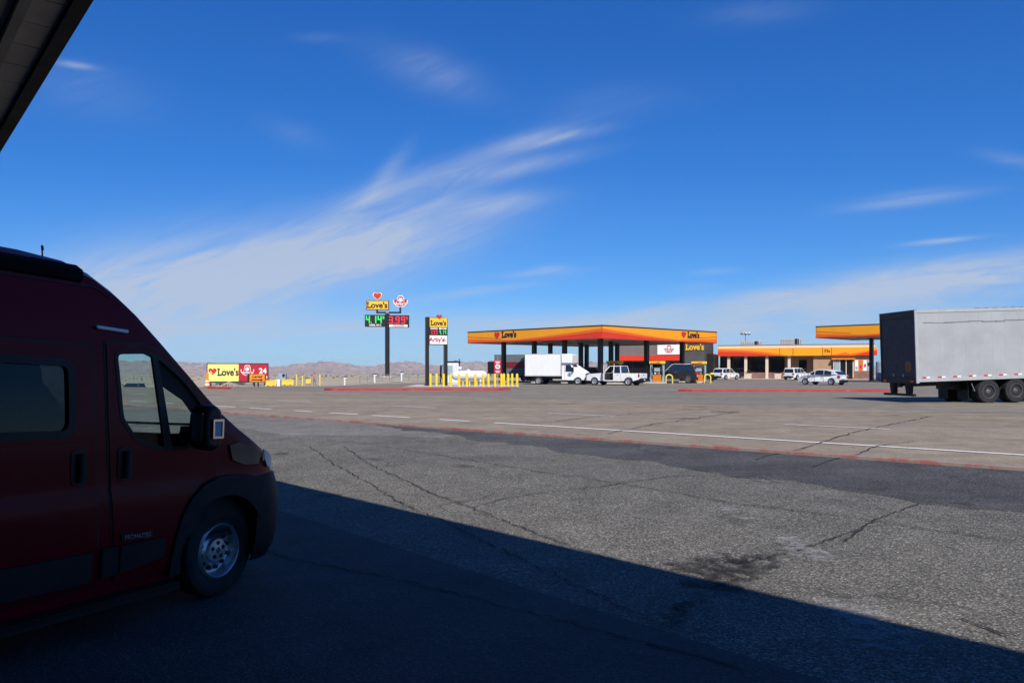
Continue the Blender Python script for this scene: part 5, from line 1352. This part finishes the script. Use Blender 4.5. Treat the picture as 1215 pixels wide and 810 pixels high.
def mid_sign():
    Y = 66.; k = Y/FPX; L = at(518, Y); t = thing('price_sign', 'two-legged black price sign with yellow heart panel, behind the yellow bollards', 'sign', L, R(16))
    X = lambda px: (px-518.5)*k; Z = lambda py: (HOR-py)*k+CAMZ-L.z
    MB().bx(X(505.6), X(509.3), -.12, .36, -.1, Z(376.2)).build('leg', M['signblack'], t); MB().bx(X(528.2), X(531.5), -.12, .5, -.1, Z(377)).build('leg', M['signblack'], t)
    MB().bx(X(509.3), X(528.2), .0, .4, Z(409), Z(376.4)).build('cabinet', M['signblack'], t)
    f = MB().bx(X(509.9), X(530.8), -.16, -.122, Z(388), Z(377.2)).build('brand_panel', M['signyellow'], t)
    slab_word('sign_lettering', .56, M['signblack'], f, (X(520.4), -.17, Z(383.4)), ext=.012, sx=.92)
    h = heart('heart_sign', .48, M['signblack'], t, (X(521.2), -.14, Z(375.8)), .03); heart('heart_face', .40, M['red'], h, (0, -.035, 0), .012)
    p = MB().bx(X(509.9), X(530.8), -.155, -.122, Z(397.4), Z(388.4)).build('price_panel', M['signblack'], t)
    for x0, x1, tx, led, ms in ((510.6, 519.4, '3.99', 'led_red', 'UNLEADED'), (521., 530., '4.14', 'led_green', 'DIESEL')):
        w = MB().bx(X(x0), X(x1), -.165, -.156, Z(390.6), Z(388.9)).build('price_label', M['signwhite'], p)
        text('label_lettering', ms, .12, M['signblack'], w, (X((x0+x1)/2), -.168, Z(389.75)), ext=.002)
        z = Z(396.6); hh = .36; ww = .13
        for i, c in enumerate((tx[0], tx[2], tx[3])):
            m = MB(); seg_digit(m, c, X(x0)+.04+i*.20+(.04 if i else 0), z, ww, hh, .05, -.157, .02); m.build('led_digit', M[led], p)
        MB().bx(X(x0)+.19, X(x0)+.23, -.177, -.157, z, z+.05).build('led_point', M[led], p)
    a = MB().bx(X(509.9), X(530.8), -.16, -.122, Z(408.2), Z(398.0)).build('restaurant_panel', M['signwhite'], t)
    text('sign_lettering', "Arby's", .50, M['signred'], a, (X(518.3), -.17, Z(403.0)), ext=.01, bold=.012); 
    MB().bx(X(525.6), X(529.8), -.17, -.161, Z(404.4), Z(403.4)).build('small_mark', M['signred'], a); MB().bx(X(526.6), X(528.8), -.17, -.161, Z(402.4), Z(401.4)).build('small_mark', M['steel'], a)
mid_sign()
def billboard():
    Y = 120.; k = Y/FPX; L = at(282, Y); t = thing('billboard', 'yellow and red roadside billboard with a heart, right of the van', 'billboard', L, math.atan2(.26, 1.)*.6)
    X = lambda px: (px-282)*k; Z = lambda py: (HOR-py)*k+CAMZ-L.z
    MB().bx(X(247), X(317), 0, .35, Z(453.6), Z(430.8)).build('frame', M['signblack'], t)
    y = MB().bx(X(248), X(283.2), -.05, 0, Z(452.2), Z(431.8)).build('yellow_panel', M['boardyellow'], t)
    r = MB().bx(X(283.2), X(316.3), -.05, 0, Z(452.2), Z(431.8)).build('red_panel', M['signred'], t)
    h = heart('heart_sign', 1.25, M['signblack'], y, (X(253.6), -.055, Z(440.3)), .015); heart('heart_face', 1.12, M['red'], h, (0, -.02, 0), .01)
    MB().prism([(-.34, -.05), (-.26, .05), (.0, -.34), (-.05, -.40)], (0, -.035, 0), (1, 0, 0), (0, 0, 1), (0, -.006, 0)).build('heart_glint', M['signwhite'], h)
    slab_word('sign_lettering', 1.52, M['signblack'], y, (X(271.3), -.06, Z(441.8)), ext=.012, sx=.80)
    hat_logo(r, (X(293.2), -.06, Z(440.0)), 1.75, M['signred'], M['signwhite'])
    text('sign_lettering', '24', 1.15, M['signwhite'], r, (X(310.8), -.06, Z(440.2)), ext=.012, bold=.03); MB().bx(X(315), X(315.8), -.065, -.052, Z(449), Z(446)).build('white_mark', M['signwhite'], r)
    for px in (251, 262, 300, 313): MB().bx(X(px)-.12, X(px)+.12, .05, .30, -.5, Z(453.6)).build('post', M['signblack'], t)
    MB().bx(X(247), X(317), -.5, -.42, Z(454.2), Z(453.8)).bx(X(250), X(250.5), -.5, 0, Z(454.2), Z(453.8)).bx(X(312), X(312.5), -.5, 0, Z(454.2), Z(453.8)).build('catwalk', M['steel'], t)
billboard()
def lane_sign():
    Y = 84.; k = Y/FPX; L = at(304.5, Y); t = thing('direction_sign', 'orange lane sign with a black arrow on a short post before the billboard', 'sign', L, R(8))
    X = lambda px: (px-304.5)*k; Z = lambda py: (HOR-py)*k+CAMZ-L.z
    MB().bx(X(296.2), X(314.2), -.06, .05, Z(453.4), Z(443.2)).build('backing', M['signblack'], t); MB().bx(X(294.0), X(296.4), -.05, .45, Z(453.4), Z(443.2)).build('side_return', M['signblack'], t)
    f = MB().bx(X(296.6), X(313.8), -.075, -.061, Z(452.8), Z(443.8)).build('sign_face', M['orange'], t)
    text('sign_lettering', 'Lanes', .46, M['signblack'], f, (X(305.2), -.08, Z(446.6)), ext=.006, bold=.012, shear=.25)
    zc = Z(450.6); MB().bx(X(298.4), X(309.5), -.09, -.076, zc-.06, zc+.06).prism([(X(309.3), zc-.15), (X(312.4), zc), (X(309.3), zc+.15)], (0, -.076, 0), (1, 0, 0), (0, 0, 1), (0, -.014, 0)).build('arrow', M['signblack'], f)
    for px in (301.8, 306.2): MB().bx(X(px)-.07, X(px)+.07, .0, .14, -.2, Z(453)).build('post', M['signblack'], t)
lane_sign()
def red_sign():
    Y = 63.; k = Y/FPX; L = at(590.5, Y); t = thing('warning_sign', 'red warning sign with a white disc on a thin post among the right bollards', 'sign', L, R(4))
    Z = lambda py: (HOR-py)*k+CAMZ-L.z
    MB().cyl((0, .05, -.1), (0, .05, Z(425)), .035, n=8).build('post', M['trailer_frame'], t)
    f = MB().bx(-.29, .29, -.02, .0, Z(443.2), Z(427)).build('sign_plate', M['signred'], t)
    MB().lathe([(0, .2), (.008, .2)], (0, -1, 0), (0, -.022, Z(434.8)), 20).build('white_disc', M['signwhite'], f)
    MB().lathe([(0, .14), (.006, .14)], (0, -1, 0), (0, -.031, Z(434.8)), 20).build('inner_disc', M['bluegrey'], f)
    for py, w in ((428.8, .2), (430.2, .16), (440., .2), (441.6, .14)): MB().bx(-w, w, -.028, -.021, Z(py+.45), Z(py-.25)).build('white_bar', M['signwhite'], f)
    MB().lathe([(0, .06), (.2, .08), (.25, .02)], (0, 0, 1), (0, .05, Z(425.4)), 8).build('post_cap', M['steel'], t)
red_sign()

# ------------------------------------------------------------------ bollards and propane tank on the left island
ORD = ['leftmost', 'second', 'third', 'fourth', 'fifth', 'sixth', 'seventh', 'eighth', 'ninth', 'tenth', 'eleventh', 'twelfth', 'thirteenth', 'fourteenth', 'rightmost']
BPX = [510.8, 518, 526.3, 534.7, 544.7, 554, 564, 573.5, 579.6, 587.4, 595.1, 597.9, 602.9, 607.7, 613.5]
proto = None
for i, px in enumerate(BPX):
    Y = 62.3+(.8 if i in (1, 3) else 0)+(1.2 if i in (11, 13) else 0)
    lab = 'yellow bollard, %s%s in the row around the white tank' % (ORD[i], '' if i in (0, 14) else ' from the left')
    if proto is None:
        proto = o = thing('bollard', lab, 'bollard', at(px, Y), 0, 'yellow bollards around the propane tank')
        MB().lathe([(-.1, .105), (.95, .105), (1.02, .08), (1.05, .02)], (0, 0, 1), (0, 0, 0), 12).build('post', M['yellow'], o, smooth=True)
        MB().lathe([(-.02, .16), (.03, .16), (.035, .11)], (0, 0, 1), (0, 0, 0), 12).build('collar', M['pad'], o)
    else: o = copy_tree(proto)
    o.location = at(px, Y, .05); o['label'] = lab
def tank():
    L = at(557, 67.5, .05); t = thing('propane_tank', 'white horizontal propane tank behind the yellow bollards', 'tank', L, R(4))
    prof = [(-1.55, .02), (-1.53, .14), (-1.46, .27), (-1.34, .36), (-1.18, .41), (1.18, .41), (1.34, .36), (1.46, .27), (1.53, .14), (1.55, .02)]
    MB().lathe(prof, (1, 0, 0), (0, 0, .86), 28).build('vessel', M['tank'], t, smooth=True)
    MB().lathe([(0, .18), (.12, .18), (.16, .05)], (0, 0, 1), (-.1, 0, 1.24), 14).build('dome_cover', M['tank'], t)
    for x in (.35, .6, .95): MB().cyl((x, 0, 1.24), (x, 0, 1.40), .035, n=8).build('valve', M['steel'], t)
    for x in (-.95, .95):
        MB().bx(x-.08, x+.08, -.32, .32, -.02, .5).build('saddle', M['tank'], t)
    for x in (-.55, .0, .62): MB().bx(x-.05, x+.05, -.5, -.42, 0, .32).build('pipe_stand', M['yellow'], t)
    MB().tube([(-.9, -.46, .26), (.9, -.46, .26), (1.3, -.3, .26), (1.35, -.1, .6)], .03, 6).build('pipe', M['signblack'], t)
    MB().tube([(1.5, 0, 1.1), (1.75, -.05, 1.0), (1.9, -.1, .75)], .04, 6).build('hose', M['rubber'], t)
    MB().prism([(-.35, -.10), (-.25, -.14), (-.08, .10), (-.16, .14)], (0, -.405, .93), (1, 0, 0), (0, 0, 1), (0, -.02, 0)).build('tank_marking', M['steel'], t)
tank()
def dispenser():
    L = at(535.5, 71, .05); t = thing('propane_dispenser', 'white propane dispenser cabinet with black pipes, left of the white tank', 'dispenser', L, R(-6))
    MB().bx(-.62, 0.72, -.4, .4, .15, 1.95).build('cabinet', M['tank'], t, bevel=.04)
    MB().bx(-.32, .20, -.43, -.405, .9, 1.7).build('meter_panel', M['bluegrey'], t)
    MB().bx(.5, 1.0, -.3, .3, 1.35, 1.62).build('side_box', M['tank'], t, bevel=.03)
    MB().box((.1, 0, 2.03), (.9, .4, .16)).box((.55, 0, 2.02), (.5, .5, .22), ry=R(8)).build('top_fittings', M['signblack'], t, bevel=.03)
    MB().cyl((.72, 0, 1.6), (.72, 0, 2.32), .045, n=8).build('vent_pipe', M['signblack'], t)
    MB().tube([(-.70, -.1, 1.75), (-.86, -.12, 1.7), (-.92, -.12, .9), (-.80, -.1, .45)], .045, 7).build('hose', M['rubber'], t, smooth=True)
    MB().cyl((-1.0, 0, .1), (-1.0, 0, 1.75), .05, n=8).build('hose_post', M['signblack'], t)
    MB().bx(-.8, .9, -.5, .5, -.02, .15).build('plinth', M['pad'], t)
dispenser()

# ------------------------------------------------------------------ works clutter at the left, rails on the far verge
def barrier(px, Y, w, label):
    L = at(px, Y); t = thing('road_barrier', label, 'barrier', L, R(5), 'orange water-filled road barriers')
    h = .86; prof = [(-.28, 0), (-.28, .18), (-.12, .42), (-.09, h), (.09, h), (.12, .42), (.28, .18), (.28, 0)]
    MB().rings([[Vector((x, y, z)) for y, z in prof] for x in (-w/2, w/2)]).build('shell', M['works_orange'], t, bevel=.03)
    for x in (-w*.25, w*.25): MB().bx(x-.12, x+.12, -.29, .29, .04, .14).build('fork_slot', M['signblack'], t)
M['works_orange'] = mat('barrier_orange_yellow', (.88, .42, .012), .5, var=.08)
barrier(321.8, 108, 1.45, 'orange road barrier nearest the lane sign, left of the white cabinet')
barrier(341.5, 116, 1.75, 'orange road barrier right of the white cabinet')
barrier(366, 124, .75, 'short orange road barrier next to the person')
def post(px, Y, label, cap=False):
    L = at(px, Y); t = thing('marker_post', label, 'post', L, 0, 'tall yellow marker posts at the works area')
    MB().cyl((0, 0, -.1), (0, 0, 1.5), .11, n=10).build('post', M['paleyellow'], t, smooth=True)
    MB().lathe([(1.5, .115), (1.56, .06)], (0, 0, 1), (0, 0, 0), 10).build('post_cap', M['paleyellow' if not cap else 'signblack'], t)
post(352, 119, 'tall yellow marker post at the right end of the long orange barrier')
post(359, 117, 'yellow marker post with black cap, left of the person', True)
post(379.6, 117, 'yellow marker post standing right of the person')
wc = thing('site_cabinet', 'white site cabinet between two orange barriers', 'cabinet', at(329.5, 112), R(5))
MB().bx(-.4, .4, -.35, .35, -.05, .95).build('cabinet_body', M['tank'], wc, bevel=.02); MB().bx(-.62, .25, -.4, .4, 1.1, 1.22).bx(-.55, -.45, -.3, .3, .9, 1.1).build('cabinet_roof', M['bluegrey'], wc)
gc = thing('signal_trailer', 'small blue-grey equipment trailer with a dark lamp behind the barriers', 'trailer', at(335.3, 122), R(5))
MB().bx(-.55, .55, -.5, .5, .55, 1.75).build('equipment_box', M['bluegrey'], gc, bevel=.05); MB().lathe([(0, .22), (.2, .2)], (0, -1, 0), (.25, -.5, 1.5), 14).build('lamp', M['signblack'], gc)
for s in (-1, 1): wheel(gc, 0, s*.6, .3, .18, s, 'darkrim')
MB().cyl((-.2, 0, 1.7), (-.2, 0, 2.6), .03, n=6).build('mast', M['steel'], gc)
pan = thing('traffic_drum', 'orange and white striped traffic drum at the left foot of the billboard', 'traffic drum', at(246, 98))
for k in range(5): MB().lathe([(.06+.2*k, .32-.025*k), (.26+.2*k, .315-.025*k)], (0, 0, 1), (0, 0, 0), 16).build('band', M['orange' if k % 2 == 0 else 'signwhite'], pan, smooth=True)
MB().lathe([(0, .42), (.07, .40)], (0, 0, 1), (0, 0, 0), 16).build('base', M['rubber'], pan); MB().lathe([(1.06, .12), (1.5, .16), (1.75, .16), (1.8, .05)], (0, 0, 1), (0, 0, 0), 14).build('warning_lamp', M['orange'], pan, smooth=True)

def rail(pxa, pxb, Y, n, label):
    a, b = at(pxa, Y), at(pxb, Y); t = thing('pipe_fence', label, 'fence', a, math.atan2(b.y-a.y, b.x-a.x)); L = (b-a).length
    for i in range(n): 
        q = a+(b-a)*(i/(n-1)); zz = gz(q.x, q.y)-a.z; MB().cyl((L*i/(n-1), 0, zz-.1), (L*i/(n-1), 0, zz+.85), .055, n=6).build('post', M['steel'], t)
    for h in (.80, .42):
        MB().tube([(L*i/(n-1), 0, gz(*(a+(b-a)*(i/(n-1)))[:2])-a.z+h) for i in range(n)], .042, 6).build('rail', M['steel'], t)
rail(427, 462, 108, 5, 'thin steel pipe fence on the verge left of the tall pylon foot')
rail(465, 506, 106, 5, 'thin steel pipe fence on the verge between pylon and price sign')
def standpipe(px, Y, label, g=1.):
    t = thing('standpipe', label, 'standpipe', at(px, Y)); 
    MB().cyl((0, 0, -.1), (0, 0, .9*g), .12, n=10).build('pipe', M['tank'], t, smooth=True); MB().box((.08, 0, .86*g), (.42, .24, .14)).build('cap', M['signwhite'], t, bevel=.03); MB().bx(-.12, .3, -.14, .14, .93*g, 1.05*g).build('lid', M['signblack'], t)
standpipe(409, 99, 'white standpipe with a black lid, alone left of the pipe fence')
standpipe(444.5, 100, 'white standpipe in front of the left pipe fence', 1.05); standpipe(476.5, 99, 'white standpipe in front of the right pipe fence', 1.1)

# rubble heap and dry shrubs below the billboard
def mound():
    m = MB(); L = at(272, 104); random.seed(11)
    for k in range(260):
        a = random.uniform(0, 6.28); r = abs(random.gauss(0, 1)); x = r*math.cos(a)*1.0; y = r*math.sin(a)*.6; z = max(0, .55-.33*r)*random.uniform(.6, 1.1); s = random.uniform(.07, .2)
        m.box((x, y, z), (s, s*random.uniform(.6, 1.3), s*.8), rz=random.random()*3, rx=random.random(), taper=.6)
    o = m.build('rubble', M['rock'], loc=L); tag(o, 'heap of pale rubble under the billboard', 'rubble', kind='stuff')
mound()
def shrub(px, Y, w, h, label):
    m = MB(); L = at(px, Y)
    for k in range(260):
        a = random.uniform(0, 6.28); r = random.random()**.5; c = Vector((r*math.cos(a)*w/2, r*math.sin(a)*w/3, h*(.08+.85*random.random()*(1-r*r*.6))))
        d = Vector((random.gauss(0, 1), random.gauss(0, 1), random.gauss(0, .8))).normalized()*h*.16; e = d.orthogonal().normalized()*h*.05; m.face([c-d, c+e, c+d, c-e])
    t = thing('shrub', label, 'shrub', L); m.build('foliage', M['shrub'], t)
    s = MB(); 
    for k in range(6): s.tube([(0, 0, -.05), (random.gauss(0, w*.12), random.gauss(0, w*.1), h*.5)], .02, 5)
    s.build('stems', M['steel'], t)
shrub(262, 123, 1.6, .7, 'dark dry shrub under the yellow half of the billboard'); shrub(275, 124, 2.0, .6, 'dark low shrub under the middle of the billboard'); shrub(286, 123, 1.5, .6, 'dark shrub beneath the red half of the billboard'); shrub(318.5, 122, 1.1, .9, 'dark shrub just right of the billboard, above the barrier')
# desert scrub on the plain: nobody could count it
def scrub():
    m = MB(); random.seed(5)
    for k in range(1500):
        Y = 200+1000*random.random()**1.5; x = random.uniform(-.75, .75)*Y
        if x > .0 and Y < 180: continue
        z = gz(x, Y)-.05; s = random.uniform(.12, .3)+Y*.0004
        for q in range(5):
            d = Vector((random.gauss(0, 1), random.gauss(0, 1), .4)).normalized()*s; c = Vector((x+random.gauss(0, s*.5), Y+random.gauss(0, s*.5), z+s*.45)); e = Vector((0, 0, s*.5)); m.face([c-d, c-d*.2+e, c+d, c-e])
    tag(m.build('desert_scrub', M['dryscrub']), 'low dry scrub scattered over the desert plain', 'scrub', kind='stuff')
scrub()

# ------------------------------------------------------------------ the person at the works area
def person(px, Y):
    t = thing('person', 'person in a pink top and grey trousers with a black cap, between yellow posts', 'person', at(px, Y), R(-60))
    J = {'pelvis': ((0, 0, .95), .15), 'waist': ((0, .01, 1.12), .135), 'chest': ((0, .03, 1.33), .16), 'neck': ((0, .03, 1.49), .065), 'head0': ((0, .05, 1.60), .088), 'head1': ((0, .06, 1.72), .08)}
    E_ = [('pelvis', 'waist'), ('waist', 'chest'), ('chest', 'neck'), ('neck', 'head0'), ('head0', 'head1')]
    for s, n in ((-1, 'l'), (1, 'r')):
        f = .16 if s > 0 else -.10
        J.update({'hip'+n: ((s*.10, 0, .88), .105), 'knee'+n: ((s*.12, f*.7+.05, .49), .068), 'ank'+n: ((s*.13, f, .10), .045), 'toe'+n: ((s*.15, f+.17, .04), .04),
                  'sh'+n: ((s*.19, .02, 1.41), .062), 'el'+n: ((s*.26, .10, 1.16), .046), 'wr'+n: ((s*.20, .30, 1.10), .032), 'ha'+n: ((s*.17, .39, 1.12), .036)})
        E_ += [('pelvis', 'hip'+n), ('hip'+n, 'knee'+n), ('knee'+n, 'ank'+n), ('ank'+n, 'toe'+n), ('chest', 'sh'+n), ('sh'+n, 'el'+n), ('el'+n, 'wr'+n), ('wr'+n, 'ha'+n)]
    names = list(J); me = bpy.data.meshes.new('body'); me.from_pydata([J[n][0] for n in names], [(names.index(a), names.index(b)) for a, b in E_], [])
    o = bpy.data.objects.new('body', me); COL.objects.link(o)
    sk = o.modifiers.new('skin', 'SKIN'); 
    for i, n in enumerate(names): me.skin_vertices[0].data[i].radius = (J[n][1], J[n][1]); me.skin_vertices[0].data[i].use_root = (n == 'pelvis')
    o.modifiers.new('sub', 'SUBSURF').levels = 2
    bpy.context.view_layer.update(); nm = bpy.data.meshes.new_from_object(o.evaluated_get(bpy.context.evaluated_depsgraph_get())); o.modifiers.clear(); o.data = nm; nm.name = 'body'
    nm.materials.clear()
    for k in ('skin', 'pink', 'jean', 'signblack'): nm.materials.append(M[k])
    for p in nm.polygons:
        c = p.center; p.use_smooth = True
        arm = abs(c.x) > .14 and c.y > .16
        p.material_index = 3 if c.z < .10 else 2 if c.z < 1.0 else (0 if c.z > 1.5 or (arm and c.z < 1.22) else 1)
    o.parent = t
    MB().lathe([(0, .102), (.06, .10), (.11, .07), (.125, .01)], (0, -.1, 1), (0, .06, 1.68), 16).bx(-.08, .08, .13, .25, 1.685, 1.70).build('cap', M['signblack'], t, smooth=True)
    for s in (-1, 1):
        for k in range(4): MB().tube([(s*(.17-.012*0)+(k-1.5)*.016, .41, 1.12), (s*.17+(k-1.5)*.017, .455, 1.115-.003*k), (s*.17+(k-1.5)*.017, .475, 1.09)], .008, 6).build('finger', M['skin'], t)
        MB().tube([(s*.17-s*.03, .385, 1.13), (s*.17-s*.052, .42, 1.135)], .009, 6).build('thumb', M['skin'], t)
    for s in (-1, 1): MB().lathe([(0, .012), (.008, .008)], (0, 1, 0), (s*.032, .132, 1.655), 8).build('eye', M['signblack'], t)
    MB().box((0, .142, 1.635), (.022, .03, .03)).build('nose', M['skin'], t); MB().bx(-.025, .025, .128, .134, 1.59, 1.597).build('mouth', M['signred'], t)
person(372.8, 115.5)

HAZE = True
if HAZE:
    m, t, p = base_mat('haze_air'); t.n.remove(p); v = t.new('ShaderNodeVolumePrincipled'); v.inputs['Density'].default_value = 4.2e-5; v.inputs['Color'].default_value = (.85, .9, 1, 1)
    t.l.new(v.outputs[0], t.n['Material Output'].inputs['Volume'])
    tag(MB().bx(-9800, 9800, -200, 9800, -75, 95).build('haze', m), kind='stuff')
